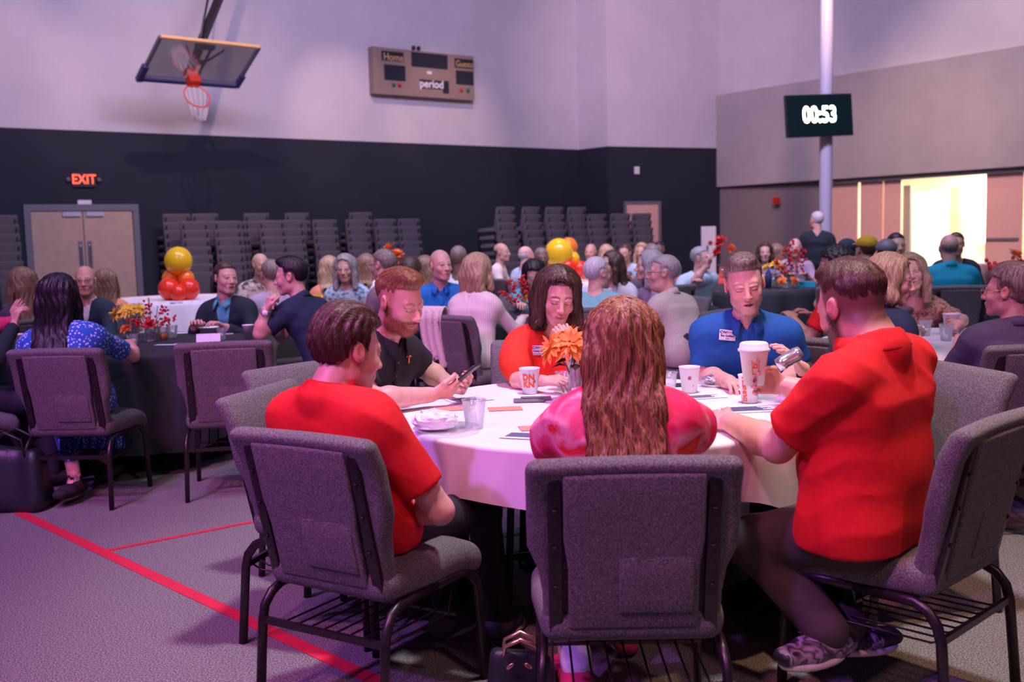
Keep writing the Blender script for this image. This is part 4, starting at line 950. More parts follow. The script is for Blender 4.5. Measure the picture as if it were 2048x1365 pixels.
# ------------------------------------------------------------------ chairs
def back_shape(p, w_low=.86, zc=.0):
    x, y, z = p
    k = 1 - (1 - w_low) * float(sm(np.array(-z), .03, .09)); x *= k
    y += -.05 * float(sm(np.array(z), .16, .235)) * .5 + .012 * math.cos(min(1, abs(x) / .26) * PI / 2)
    return (x, y, z)
TB = math.radians(13)
def tiltb(fn, zc=.655, y0=-.245):
    def g(p):
        x, y, z = fn(p); return (x, y0 + y * math.cos(TB) - z * math.sin(TB), zc + z * math.cos(TB) + y * math.sin(TB))
    return g
def make_chair(hi=True):
    r = empty('stacking_chair', (0, 0, 0))
    n, m = (4, 6) if hi else (1, 1)
    def seatf(p):
        x, y, z = p; k = 1 - .10 * (1 if y < 0 else 0) * (abs(y) / .24); return (x * k, y, z + (.018 * math.cos(x / .26 * PI / 2) if z > 0 else 0) - (.035 * float(sm(np.array(y), .10, .24))))
    MB().rbox((.255, .24, .048), .044, seatf, n, m).build('seat', 'chair_fabric', r).location = (0, .0, .435)
    MB().rbox((.262, .033, .238), .030, tiltb(back_shape), n, m).build('backrest', 'chair_fabric', r)
    if not hi:
        mb = MB()
        for sx in (-1, 1):
            mb.box((sx * .235, -.245, .19), (.012, .012, .19)); mb.box((sx * .235, .215, .19), (.012, .012, .19)); mb.box((sx * .235, 0, .375), (.012, .22, .012))
            mb.box((sx * .205, -.282, .62), (.014, .008, .2), Matrix.Rotation(TB, 3, 'X'))
        mb.build('chair_frame', 'chair_metal', r, smooth=False); return r
    pf = tiltb(lambda p: (p[0] * (1 - .06 * (p[2] < 0)), p[1] - .036, p[2]), .648)
    pn = MB().rbox((.172, .012, .212), .008, pf, 3, 5).build('back_panel', 'chair_fabric', r)
    kf = tiltb(lambda p: (p[0] + .055, p[1] - .0495 + .006 * (p[2] > .06), p[2] - .085), .648); MB().rbox((.092, .005, .078), .004, kf, 2, 4).build('pocket', 'chair_fabric', pn)
    for sx in (-1, 1):
        q = tiltb(lambda p: (p[0] + sx * .193, p[1] - .030, p[2]), .645); mb = MB(); mb.rbox((.0175, .010, .222), .005, q, 2, 4)
        for zz in (-.09, .02, .12): mb.rbox((.006, .004, .006), .003, tiltb(lambda p: (p[0] + sx * .193, p[1] - .043, p[2] + zz), .645), 1, 1)
        mb.build('back_frame', 'chair_metal', r)
        x = sx * .232
        def arc(s_, f0, f1, y1, y2):
            return [(x + sx * .006, s_ * f0, .0), (x, s_ * f1, .28), (x, s_ * (f1 - .012), .325), (x - sx * .004, s_ * (f1 - .04), .360), (x - sx * .006, s_ * (f1 - .08), .378), (x - sx * .006, 0, .382)]
        MB().tube(arc(-1, .285, .262, 0, 0), .0165, 10, flat=.8).build('leg', 'chair_metal', r)
        MB().tube(arc(1, .232, .222, 0, 0), .0165, 10, flat=.8).build('leg', 'chair_metal', r)
        MB().tube([(sx * .193, -.20, .50), (sx * .197, -.218, .43), (sx * .20, -.185, .395), (sx * .21, -.10, .388)], .012, 8).build('back_bracket', 'chair_metal', r)
    mb = MB(); mb.box((0, -.05, .385), (.225, .012, .008)); mb.box((0, .14, .385), (.225, .012, .008)); mb.build('seat_frame', 'chair_metal', r, smooth=False)
    rk = MB().box((0, -.262, .285), (.232, .007, .010)).build('book_rack', 'chair_metal', r, smooth=False); MB().box((0, .10, .255), (.225, .005, .005)).build('rack_bar', 'chair_metal', rk, smooth=False)
    mb = MB()
    for i in range(9):
        x = -.20 + .05 * i; MB().tube([(x, -.262, .285), (x, -.22, .262), (x, .09, .255), (x, .12, .33)], .0035, 5).build('rack_wire', 'chair_metal', rk)
    return r
CH = make_chair(True); CHL = make_chair(False)
used = {True: False, False: False}
def chair(x, y, yaw, label, group=None, hi=True, z=0.):
    p = CH if hi else CHL
    c = p if not used[hi] else copy_tree(p)
    used[hi] = True
    c.location = (x, y, z); c.rotation_euler = (0, 0, -math.radians(yaw)); c['label'] = label; c['category'] = 'chair'
    if group: c['group'] = group
    elif 'group' in c: del c['group']
    return c
BASECH = []
def stack(x, y, yaw, n, where, k):
    f = dirv(yaw)
    for i in range(n):
        w_ = ['topmost', 'second from the top', 'third from the top', 'fourth from the top', 'fifth from the top', 'sixth from the top', 'seventh from the top', 'bottom one'][n - 1 - i] if i else 'bottom one'
        chair(x + f[0] * .028 * i + rnd.uniform(-.008, .008), y + f[1] * .028 * i, yaw + rnd.uniform(-1.2, 1.2), 'grey chair, %s in %s' % (w_, where), 'stacked grey chairs', False, z=.156 * i)
# ------------------------------------------------------------------ tables
def cloth(c, r, Lf, m, label, group=None, z=.752, amp=.03, nf=9, seed=0, nm='tablecloth', down=26, na=120):
    rg = random.Random(seed); ph = [rg.uniform(0, 6) for _ in range(4)]
    vs = [(0, 0, z)]; rings = [.3 * r, .6 * r, .85 * r, .96 * r, r * .995]
    def P(rr, a, zz): return (rr * math.cos(a), rr * math.sin(a), zz)
    for q in rings: vs += [P(q, 2 * PI * i / na, z) for i in range(na)]
    for j in range(1, down + 1):
        for i in range(na):
            a = 2 * PI * i / na; L = Lf(a); s_ = L * j / down
            if s_ < .012: rr, zz = r + s_ * .5, z - s_ * .5
            else:
                fo = (math.sin(nf * a + ph[0] + .6 * math.sin(2 * a + ph[1])) + .5 * math.sin(nf * 1.7 * a // 1 * 0 + (nf * 2 + 1) * a + ph[2]))
                rr = r + .008 + amp * min(1, s_ / .3) * (fo * .6 + .35) ; zz = z - .006 - (s_ - .012)
            vs.append(P(rr, a, zz))
    fs = [(0, 1 + i, 1 + (i + 1) % na) for i in range(na)]
    for k in range(len(rings) + down - 1):
        o = 1 + k * na; fs += [(o + i, o + na + i, o + na + (i + 1) % na, o + (i + 1) % na) for i in range(na)]
    mb = MB(); mb.add(vs, fs); o = mb.build(nm, m, loc=(c[0], c[1], 0)); return tag(o, label, 'tablecloth', group)
def table(c, r, label, group=None):
    t = empty('round_table', (c[0], c[1], 0), .3, label, 'table', group)
    MB().lathe([(0, .72), (r - .01, .72), (r, .728), (r, .742), (r - .01, .747), (0, .747)], 48).build('tabletop', 'frame_grey', t, smooth=False)
    for a in (0, 1, 2, 3):
        an = a * PI / 2 + .4; x, y = r * .55 * math.cos(an), r * .55 * math.sin(an); MB().tube([(x, y, .72), (x * 1.1, y * 1.1, 0)], .014, 8).build('leg', 'black_plastic', t)
    for s_ in (-1, 1): MB().tube([(-.45 * r, s_ * .3 * r, .12), (.45 * r, s_ * .3 * r, .12)], .014, 6).build('stretcher', 'black_plastic', t)
    return t
TM = V((.33, 3.90)); TR = .80
def LM(a):
    # deeper on the right front where a corner hangs
    d_ = math.atan2(math.sin(a + .62), math.cos(a + .62)); d2 = math.atan2(math.sin(a + 2.7), math.cos(a + 2.7))
    return .19 + .16 * math.exp(-(d_ / .28) ** 2) + .10 * math.exp(-(d2 / .3) ** 2) + .02 * math.sin(3 * a)
table(TM, TR, 'round banquet table under the white cloth in front'); cloth(TM, TR, LM, 'cloth_white', 'white cloth on the front round table with six people', amp=.035, nf=7, seed=4)
TL = V((-2.62, 6.9)); table(TL, .86, 'round table under the black cloth at the left'); cloth(TL, .86, lambda a: .60 + .02 * math.sin(5 * a), 'cloth_black', 'black cloth on the left table with yellow flowers', amp=.05, nf=13, seed=2)
TW_ = V((2.62, 5.75)); table(TW_, .86, 'round table under the white cloth at the right'); cloth(TW_, .86, lambda a: .26 + .03 * math.sin(4 * a), 'cloth_white', 'white cloth on the right table with clear cups', amp=.04, nf=8, seed=3)
TC = V((.52, 8.35)); table(TC, .86, 'round table under black cloth behind the woman in orange'); cloth(TC, .86, lambda a: .6, 'cloth_black', 'black cloth on the table behind the woman in orange', amp=.05, nf=12, seed=5)
def tab2(px, Y, r, m, lab, lab2, L=.6, **k):
    p = at(px, 470, Y); c = V((p.x, Y)); table(c, r, lab); cloth(c, r, lambda a: L, m, lab2, amp=.05, nf=12, seed=int(px), na=72, down=8); return c
TD = tab2(1508, 12.0, .80, 'cloth_black', 'round table under black cloth behind the man in blue', 'black cloth on the table behind the man in blue', .68)
TE = tab2(338, 12.6, .85, 'cloth_white', 'round table carrying the left balloons', 'white cloth under the left yellow balloon', .5)
TF = tab2(668, 10.9, .80, 'cloth_red', 'round table in front of the grey-haired woman', 'red cloth before the grey-haired woman in pale blue', .4)
TG = tab2(1135, 14.6, .85, 'cloth_white', 'round table carrying the balloons in the middle', 'white cloth under the middle balloons', .5)
TH_ = tab2(1462, 14.5, .80, 'cloth_red', 'round table beside the drinking man', 'red cloth beside the drinking man in pale blue', .5)
TI = tab2(2010, 11.0, .80, 'cloth_black', 'round table before the man in turquoise', 'black cloth on the table right of the man in turquoise', .6)
# ------------------------------------------------------------------ things on tables
def on(px, py, z=.754): return onz(px, py, z)
def paper_cup(p, s, label, txt=None, m='ink_orange', lid=False, rot=0., tsz=.032, vert=False, group=None):
    c = empty('paper_cup', p, 0, label, 'cup', group)
    MB().lathe([(0, .002), (.029 * s, .002), (.030 * s, 0), (.0425 * s, .103 * s), (.0445 * s, .104 * s), (.0445 * s, .108 * s), (.041 * s, .108 * s), (.0395 * s, .10 * s), (.028 * s, .008), (0, .008)], 32).build('cup_body', 'paper_cup', c)
    if lid: MB().lathe([(.0455 * s, .102 * s), (.048 * s, .104 * s), (.048 * s, .110 * s), (.044 * s, .112 * s), (.042 * s, .126 * s), (.037 * s, .130 * s), (.033 * s, .126 * s), (0, .125 * s)], 32).build('lid', 'white_paint', c)
    def wrap(x, y, z, zc=.056):
        zz = zc * s + y; r_ = (.030 + (.0425 - .030) * zz / (.103 * s)) * s + .0006 + z; a = -PI / 2 + rot + x / r_; return V((r_ * math.cos(a), r_ * math.sin(a), zz))
    for i, (t_, dy, mm, sz, dx) in enumerate(txt or []):
        if vert: text(t_, sz, mm, c, lambda x, y, z: wrap(-y, x + dy, z), fat=.0006)
        else: text(t_, sz, mm, c, lambda x, y, z: wrap(x + dx, y + dy, z), fat=.0012 * min(1, (sz / .034) ** 2))
    return c
def clear_cup(p, s, label, group=None, fill=None):
    c = empty('plastic_cup', p, 0, label, 'cup', group)
    MB().lathe([(0, .002), (.026 * s, .001), (.036 * s, .085 * s), (.0385 * s, .088 * s), (.0375 * s, .089 * s), (.0345 * s, .085 * s), (.0245 * s, .005), (0, .005)], 28, mod=lambda a, z: 1 + (.012 * math.sin(a * 14 + z * 90) if z > .03 * s else 0)).build('cup_body', 'clear_plastic', c)
    if fill: MB().lathe([(0, .004), (.0245 * s, .004), (.030 * s, .045 * s), (0, .045 * s)], 20).build('drink', fill, c)
    return c
def sheet(p, wdt, hgt, rz, m, label, cat='paper', lines=None, nm='paper_sheet', dz=0.):
    o = empty(nm, (p.x, p.y, p.z + dz), rz, label, cat)
    MB().box((0, 0, .0006), (wdt / 2, hgt / 2, .0006)).build('sheet', m, o, smooth=False)
    if lines:
        mb = MB(); rg = random.Random(int(abs(p.x) * 999))
        for i in range(lines):
            y = hgt * (.36 - .72 * i / lines); L = wdt * rg.uniform(.55, .82) / 2; mb.box((-wdt * .41 + L, y, .0016), (L, hgt * .02 + .0012, .0002))
        mb.build('print', 'ink_navy', o, smooth=False)
    return o
D_, K_ = 'ink_orange', 'ink_pink'
paper_cup(on(1060, 787), 1.0, 'white paper cup printed DN KN in front of the woman in orange', [('DN', .014, D_, .036, 0), ('KN', -.016, D_, .036, 0), ("'", -.012, K_, .034, .028)], rot=-.15)
paper_cup(on(1379, 785), 1.0, 'white paper cup with faint pink print before the man in blue', [('#', .008, K_, .022, -.006), ('II', -.026, K_, .010, .01)])
paper_cup(on(1499, 805), 1.0, 'white paper cup with sideways orange lettering below the lidded cup', [("DUNKIN'", .0, D_, .024, 0)], vert=True, rot=-.75)
clear_cup(on(949, 857), 1.15, 'empty clear plastic cup on the white cloth beside the crumpled napkin')
clear_cup(on(1336, 790), 1.05, 'clear plastic cup right of the long-haired woman head', None, None)
clear_cup(on(1127, 783), .95, 'clear plastic cup at the foot of the flower vase', None, None)
sheet(on(938, 800), .17, .12, .5, 'paper', 'printed paper under the phone user hands', lines=7)
sheet(on(1050, 873), .15, .10, -.35, 'paper', 'printed paper left of the pink sleeve', lines=7, dz=.001)
sheet(on(1412, 794), .15, .09, .2, 'paper', 'printed paper right of the long-haired woman', lines=6)
sheet(on(1503, 819), .20, .13, .1, 'paper', 'printed paper beneath the cup with sideways lettering', lines=8)
for (x, y, r_, l_) in ((908, 818, .25, 'orange card left of the empty clear cup'), (1010, 818, .1, 'orange card in the middle of the white cloth'), (1076, 856, .15, 'orange card beside the pink sleeve')): sheet(on(x, y), .13, .085, r_, 'card_orange', l_, 'card', nm='orange_card')
# plate and napkin
def plate(p, r, label, m='clear_plastic', cat='plate'):
    return tag(MB().lathe([(0, .003), (r * .62, .003), (r * .7, .006), (r * .95, .016), (r, .016), (r * .96, .013), (r * .7, .002), (0, 0)], 36).build('plate', m, loc=p), label, cat)
plate(on(893, 864), .115, 'clear plastic plate with a crumpled napkin on the white cloth', 'clear_plastic'); plate(on(1556, 802), .10, 'clear plate beside the stacked cups on the white cloth', 'clear_plastic')
plate(on(1440, 771), .11, 'clear plate with wrappers before the man in blue', 'clear_plastic')
def crumple(p, r, label, m, cat, sq=(1, 1, .6), seed=1, nm='napkin'):
    rg = np.random.RandomState(seed); mb = MB(); mb.ball((0, 0, r * sq[2] * .8), r, 22, sq)
    d_ = [rg.normal(size=3) for _ in range(9)]; vs = []
    for v in mb.v:
        q = np.array(v) / r; k = 1 + sum(.085 * abs(math.sin(9 * float(q @ e) + i)) for i, e in enumerate(d_)) - .40; vs.append((v[0] * k, v[1] * k, max(0.001, v[2] * k)))
    mb.v = vs; return tag(mb.build(nm, m, smooth=False, loc=p), label, cat)
crumple(on(872, 858, .762), .065, 'crumpled pale pink napkin on the clear plate', 'paper', 'napkin', (1.15, .8, .5), 3); crumple(on(1436, 768, .762), .05, 'crumpled foil wrapper on the plate before the man in blue', 'foil', 'wrapper', (1.4, .8, .4), 5, 'foil_wrapper'); crumple(on(1572, 806, .762), .03, 'small crumpled wrapper beside the plate near the cups', 'paper', 'wrapper', (1.2, .8, .6), 8, 'paper_wrapper')
for i, (x, y, m) in enumerate(((1058, 803, 0), (1072, 799, 1))):
    p = on(x, y); tag(MB().rbox((.062, .034, .004), .003, None, 2, 1).build('phone', 'frame_grey', loc=(p.x, p.y, p.z + .004 + .0)), ('dark phone lying on the white cloth, nearer of two', 'dark phone lying on the white cloth, farther of two')[m], 'phone')
p = on(1358, 772); tag(MB().rbox((.05, .03, .004), .003, None, 2, 1).build('phone', 'black_plastic', loc=(p.x, p.y, p.z + .004)), 'black phone beside the cup before the man in blue', 'phone')
# flowers
def flower(mb, c, r, n, ax, rg, droop=.2, wdt=.32):
    ax = V(ax).normalized(); t1 = ax.orthogonal().normalized(); t2 = ax.cross(t1)
    for k in range(n):
        a = 2 * PI * k / n + rg.uniform(-.1, .1); d_ = t1 * math.cos(a) + t2 * math.sin(a); s_ = ax.cross(d_)
        L = r * rg.uniform(.85, 1.1); lift = rg.uniform(-.1, .5); w_ = r * wdt
        p = [V(c) + d_ * (L * q) + ax * (L * (lift * q - droop * q * q * 1.4)) for q in (.08, .4, .75, 1.0)]
        vs = [p[0], p[1] + s_ * w_ * .8, p[2] + s_ * w_ * .7, p[3], p[2] - s_ * w_ * .7, p[1] - s_ * w_ * .8, p[1] + ax * -.002 * 1, p[2] + ax * -.003]
        mb.add(vs, [(0, 1, 6), (0, 6, 5), (1, 2, 7, 6), (6, 7, 4, 5), (2, 3, 7), (7, 3, 4)])
def vase_flowers(p, label, h, r, blooms, greens=8, square=False, vlabel=None, seed=1, sc_=1.):
    rg = random.Random(seed); v = empty('flower_vase', p, 0, label, 'vase')
    n = 4 if square else 28
    k = 1.3 if square else 1; g = MB(); g.lathe([(0, .001), (r * k, .001), (r * k, h), ((r - .003) * k, h), ((r - .003) * k, .012), (0, .012)], n); g.build('glass', 'vase_glass', v, smooth=not square)
    for (dx, dy, dz, R_, m, kind) in blooms:
        c = V((dx, dy, h + dz)); ax = V((dx * 1.3, dy * 1.3 - .02, .10)); nm = 'bloom' if kind != 'berry' else 'berry_spray'
        mb = MB()
        if kind == 'daisy':
            flower(mb, c, R_, 13, ax, rg, .35, .20); flower(mb, c + ax.normalized() * .008, R_ * .8, 11, ax, rg, .1, .2); flower(mb, c + ax.normalized() * .014, R_ * .55, 9, ax, rg, -.2, .2)
        elif kind == 'mum':
            for q in (1, .8, .6, .4): flower(mb, c + ax.normalized() * R_ * (1 - q) * .5, R_ * q, 10, ax, rg, .2 - (1 - q), .28)
        else:
            for i in range(26):
                q = rg.uniform(.2, 1); b_ = V((dx, dy, h)) * 1. + V((dx * q * 1.2 + rg.uniform(-.03, .03) * sc_, dy * q + rg.uniform(-.03, .03) * sc_, dz * q + rg.uniform(-.02, .02))); mb.ball(b_, R_, 6)
            mb.tube([(0, 0, h * .5), (dx, dy, h + dz * .5), (dx * 2, dy * 2, h + dz)], .002, 4)
        mb.build(nm, m, v)
        st_ = MB(); st_.tube([(dx * .1, dy * .1, .02), (dx * .4, dy * .4, h * .8), c], .003, 5); st_.build('stem', 'leaf_green', v)
    for i in range(greens):
        a = rg.uniform(0, 2 * PI); mb = MB(); c = V((math.cos(a) * r * .9, math.sin(a) * r * .9, h + rg.uniform(-.03, .02))); flower(mb, c, .05 * sc_, 1, (0, 0, 1), rg, .2, .45)
        d_ = V((math.cos(a), math.sin(a), .2)) * .07 * sc_; s_ = V((-math.sin(a), math.cos(a), 0)) * .026 * sc_
        mb = MB(); mb.add([c, c + d_ * .5 + s_, c + d_ + V((0, 0, -.02)), c + d_ * .5 - s_, c + d_ * .5 + V((0, 0, .008))], [(0, 1, 4), (1, 2, 4), (2, 3, 4), (3, 0, 4)]); mb.build('leaf', 'leaf_green', v)
    return v
pv = on(1156, 800); pv.z = .754
vase_flowers(pv, 'tall clear glass vase of orange flowers on the front white cloth', .165, .040,
             [(-.10, -.03, .055, .085, 'petal_orange', 'daisy'), (-.03, -.07, .07, .085, 'petal_orange', 'daisy'), (.05, -.03, .055, .085, 'petal_orange', 'daisy'), (-.03, .04, .085, .08, 'petal_orange', 'daisy'), (.09, .03, .06, .08, 'petal_orange', 'daisy'), (.03, -.07, -.01, .010, 'petal_red', 'berry')], 12, seed=5)
p = on(1150, 797); tag(MB().lathe([(0, 0), (.030, 0), (.030, .060), (.027, .062), (0, .060)], 24).build('candle', 'white_paint', loc=(pv.x + .0, pv.y - .085, .754)), 'short white candle in front of the orange flower vase', 'candle')
# left black table
pl = on(262, 676); pl.z = .754
vase_flowers(pl, 'clear vase of yellow flowers on the black cloth', .15, .045, [(-.09, -.02, .03, .075, 'petal_yellow', 'daisy'), (.0, -.05, .05, .075, 'petal_yellow', 'daisy'), (.07, .0, .055, .075, 'petal_yellow', 'daisy'), (-.02, -.05, -.08, .045, 'petal_orange', 'mum')], 5, seed=3)
pl2 = on(305, 682); pl2.z = .754
vase_flowers(pl2, 'low glass vase of dark red berries beside the yellow flowers', .10, .05, [(.0, -.02, .20, .009, 'petal_red', 'berry'), (.05, 0, .14, .009, 'petal_red', 'berry'), (.07, -.02, .06, .009, 'petal_red', 'berry'), (-.05, -.02, .05, .009, 'petal_red', 'berry'), (0, -.04, .02, .05, 'petal_red', 'mum')], 2, seed=9)
clear_cup(on(327, 680), 1.0, 'clear cup of orange juice on the black cloth', None, 'juice'); clear_cup(on(346, 676), 1.0, 'empty clear cup behind the orange juice'); clear_cup(on(444, 680), .9, 'clear cup at the right of the name card'); clear_cup(on(268, 690), .8, 'clear cup before the yellow flower vase')
paper_cup(on(497, 678), .9, 'white paper cup at the elbow of the man in navy'); tag(MB().lathe([(0, .002), (.05, .002), (.085, .05), (.088, .05), (.082, .05), (.048, .006), (0, .006)], 28).build('bowl', 'paper_cup', loc=on(420, 668)), 'white paper bowl behind the name card on the black cloth', 'bowl')
p = on(418, 694); nc = empty('name_card', p, .15, 'folded lavender table card on the black cloth', 'card'); MB().add([(-.075, -.03, 0), (.075, -.03, 0), (.075, 0, .085), (-.075, 0, .085), (-.075, .03, 0), (.075, .03, 0)], [(0, 1, 2, 3), (3, 2, 5, 4)]).build('card_face', 'paper', nc, smooth=False)
for i, (x, y, rz, l_) in enumerate(((370, 666, .2, 'white folded napkin behind the orange juice'), (335, 690, -.1, 'white paper strip before the orange juice'), (372, 688, .05, 'narrow paper strip left of the name card'))): sheet(on(x, y), .16, .05 if i else .10, rz, 'paper', l_, nm='paper_napkin')
paper_cup(on(35, 712), 1.25, 'large white paper cup behind the patterned blue dress')
sheet(on(458, 668), .06, .05, .3, 'paper', 'small paper scrap near the paper bowl')
# right white table
clear_cup(on(1850, 672), 1.05, 'clear ribbed cup on the right white cloth, left of the pair'); clear_cup(on(1892, 682), 1.1, 'clear ribbed cup on the right white cloth, nearer the front'); sheet(on(1938, 672), .22, .12, .2, 'cloth_red', 'folded red napkin on the right white cloth', 'napkin', nm='red_napkin')
crumple(on(1832, 664), .03, 'small crumpled paper beside the fair woman hand', 'paper', 'wrapper', (1.2, 1, .7), 4, 'paper_wrapper'); sheet(on(1975, 655), .2, .12, 0, 'paper', 'white paper sheet at the far side of the right table', lines=4)
# table behind the woman in orange
p = V((at(1070, 470, 7.9).x, 7.9, .754)); vase_flowers(p, 'vase of small yellow flowers behind the woman in orange', .13, .045, [(-.07, 0, .05, .045, 'petal_yellow', 'mum'), (-.02, -.03, .07, .045, 'petal_yellow', 'mum'), (.04, -.02, .07, .045, 'petal_yellow', 'mum'), (.08, 0, .05, .045, 'petal_yellow', 'mum'), (0, .03, .09, .045, 'petal_yellow', 'mum'), (-.10, 0, .20, .011, 'petal_red', 'berry'), (-.13, 0, .10, .011, 'petal_red', 'berry'), (-.05, .0, .22, .011, 'petal_red', 'berry')], 8, seed=11)
clear_cup(V((p.x + .12, p.y - .25, .754)), 1., 'clear cup beside the small yellow flowers')
# table behind the man in blue
for i, (px, z_, lab, bl, sd_) in enumerate([(1548, .12, 'jar of pale yellow flowers on the black table', [(-.08, 0, .10, .07, 'petal_yellow', 'mum'), (.02, -.03, .14, .08, 'petal_yellow', 'mum'), (.10, 0, .10, .07, 'petal_yellow', 'mum')], 21), (1585, .12, 'vase of tall red berries on the black table', [(-.03, 0, .32, .015, 'petal_red', 'berry'), (.06, 0, .30, .015, 'petal_red', 'berry'), (.0, 0, .40, .015, 'petal_red', 'berry'), (-.08, 0, .2, .015, 'petal_red', 'berry')], 22), (1572, .06, 'low bowl of orange flowers on the black table', [(-.06, -.05, .02, .07, 'petal_orange', 'mum'), (.08, -.05, .02, .07, 'petal_orange', 'mum')], 23)]):
    q = at(px, 470, 11.6 - .1 * i); vase_flowers(V((q.x, q.y, .754)), lab, z_, .05, bl, 4, seed=sd_, sc_=1.6)
q = at(1610, 470, 11.5); tag(MB().box((0, 0, .03), (.10, .06, .03)).build('box', 'balloon_red', smooth=False, loc=(q.x, q.y, .754)), 'small flat turquoise box on the black table', 'box'); bpy.data.objects['box'].data.materials[0] = mat('turquoise', (.02, .45, .60), .6, nz=.04)
q = at(1537, 470, 11.45); tag(MB().lathe([(0, 0), (.035, 0), (.035, .16), (.014, .20), (.014, .24), (0, .24)], 16).build('bottle', 'ink_navy', loc=(q.x, q.y, .754)), 'dark bottle beside the pale yellow flowers', 'bottle')
q = at(1445, 470, 14.2); vase_flowers(V((q.x, q.y, .754)), 'vase of red flowers beside the drinking man', .15, .05, [(-.03, 0, .35, .12, 'petal_red', 'mum'), (.10, 0, .25, .12, 'petal_orange', 'mum'), (-.08, 0, .2, .1, 'petal_red', 'mum')], 4, seed=31, sc_=2)
q = at(792, 470, 12.3); vase_flowers(V((q.x, q.y, .754)), 'vase of bright orange flowers before the stacked chairs', .15, .05, [(-.08, 0, .38, .12, 'petal_orange', 'mum'), (.0, 0, .30, .13, 'petal_orange', 'mum'), (.06, 0, .2, .12, 'petal_orange', 'mum'), (.20, 0, .22, .05, 'petal_red', 'mum')], 3, seed=32, sc_=2)
TJ = tab2(792, 12.4, .7, 'cloth_black', 'round table carrying the bright orange flowers', 'black cloth under the bright orange flowers', .5)
q = at(618, 470, 9.72); vase_flowers(V((q.x, q.y, .754)), 'yellow blooms beside the woman in an orange top', .08, .05, [(-.07, 0, .05, .07, 'petal_yellow', 'mum'), (.06, 0, .03, .07, 'petal_yellow', 'mum')], 3, seed=33, sc_=1.5)
TK = tab2(545, 9.5, .52, 'cloth_black', 'round table behind the man in navy', 'black cloth on the table behind the man in navy', .5)
q = at(688, 470, 10.35); paper_cup(V((q.x, q.y, .754)), 1.3, 'bright pink paper cup on the red cloth'); bpy.data.objects['cup_body.00%d' % 0] if False else None
for ch in C.objects:
    if ch.get('label') == 'bright pink paper cup on the red cloth': 
        ob = ch.children[0]; ob.data = ob.data.copy(); ob.data.materials[0] = mat('pink_cup', (.85, .06, .35), .5, nz=.03)
q = at(2012, 470, 10.6); vase_flowers(V((q.x, q.y, .754)), 'vase of red berries at the right edge beyond the grey-haired man', .12, .05, [(-.06, 0, .14, .025, 'petal_red', 'berry'), (.06, 0, .14, .025, 'petal_red', 'berry'), (.1, 0, .2, .10, 'petal_orange', 'mum')], 3, seed=34, sc_=2)
q = at(1976, 470, 10.8); tag(MB().rbox((.14, .10, .12), .02, None, 2, 1).build('gift_box', 'door_pink', loc=(q.x, q.y, .874)), 'salmon pink box standing on the right black table', 'box')
# balloons
def balloon(p, r, m, label):
    b = empty('balloon', p, 0, label, 'balloon'); MB().ball((0, 0, 0), r, 24, (1, 1, 1.03), .10).build('skin', m, b)
    mb = MB(); mb.lathe([(.004, 0), (.012, -.02), (0, -.02)], 8, (0, 0, -r * 1.12)); mb.build('knot', m, b)
def cluster(px, Y, items):
    for (x, y, r, m, lab, dy) in items: balloon(at(x, y, Y + dy), r, m, lab)
cluster(357, 12.2, [(357, 522, .163, 'balloon_yellow', 'large yellow balloon atop the left cluster', 0), (341, 557, .10, 'balloon_orange', 'orange balloon under the left yellow one, left of the pair', .02), (372, 557, .10, 'balloon_orange', 'orange balloon under the left yellow one, right of the pair', .02),
                    (338, 578, .125, 'balloon_red', 'red balloon at the bottom left of the left cluster', -.12), (378, 578, .125, 'balloon_red', 'red balloon at the bottom right of the left cluster', -.12), (357, 586, .10, 'balloon_red', 'red balloon at the bottom centre of the left cluster', -.22)])
cluster(1118, 14.2, [(1118, 506, .195, 'balloon_yellow', 'large yellow balloon atop the middle cluster', -.05), (1137, 494, .13, 'balloon_orange', 'orange balloon behind the middle yellow one', .3), (1145, 518, .10, 'balloon_yellow', 'small yellow balloon right of the middle cluster', .05),
                     (1103, 497, .08, 'balloon_yellow', 'small yellow balloon left of the middle cluster', .1), (1108, 532, .11, 'balloon_orange', 'orange balloon beneath the middle yellow one', 0), (1136, 534, .11, 'balloon_red', 'red balloon beneath the middle yellow one', -.1), (1160, 538, .11, 'balloon_red', 'red balloon at the right of the middle cluster', 0)])
# ------------------------------------------------------------------ stacks along the dark walls
def wallpt(px, off):
    h_ = hit(WL0, WB, px, 470, off); return h_
LST = [(352, .45, 8, 'back row stack nearest the double doors'), (408, .45, 8, 'back row stack second from the double doors'), (462, .45, 7, 'back row stack behind the speaking man'), (510, .45, 8, 'back row stack with the tall twin left'), (592, .45, 8, 'lone tall stack left of the middle'), (718, .45, 8, 'tall stack above the orange flowers'),
       (386, 1.15, 7, 'front row stack behind the yellow balloon'), (451, 1.15, 7, 'front row stack right of the yellow balloon'), (540, 1.1, 7, 'front row stack under the tall twin'), (578, 1.1, 7, 'front row stack left of the grey-haired woman'), (645, 1.0, 7, 'front row stack above the grey-haired woman'), (710, 1.0, 7, 'front row stack left of the orange flowers'), (765, .95, 7, 'front row stack right of the orange flowers'), (812, .95, 7, 'last front row stack before the bare wall'), (4, .6, 8, 'stack at the left picture edge'), (-42, .6, 8, 'stack just beyond the left picture edge')]
yawL = math.degrees(math.atan2(-nL.x, -nL.y))
for px, off, n, nm in LST:
    p = wallpt(px, off); stack(p.x, p.y, yawL + 4, n, nm, 0)
RST = [(1003, 20.5, 8, -48, 'first tall stack right of the bare wall'), (1055, 21.0, 8, -48, 'second tall stack right of the bare wall'), (1102, 21.6, 8, -45, 'third tall stack above the yellow balloon'), (1148, 22.2, 8, -40, 'fourth tall stack above the balloons'), (1186, 22.4, 7, -35, 'stack between the tall stacks and the pink door'), (1234, 22.6, 7, -30, 'stack left of the pink door'), (1276, 22.8, 7, -30, 'stack in front of the pink door')]
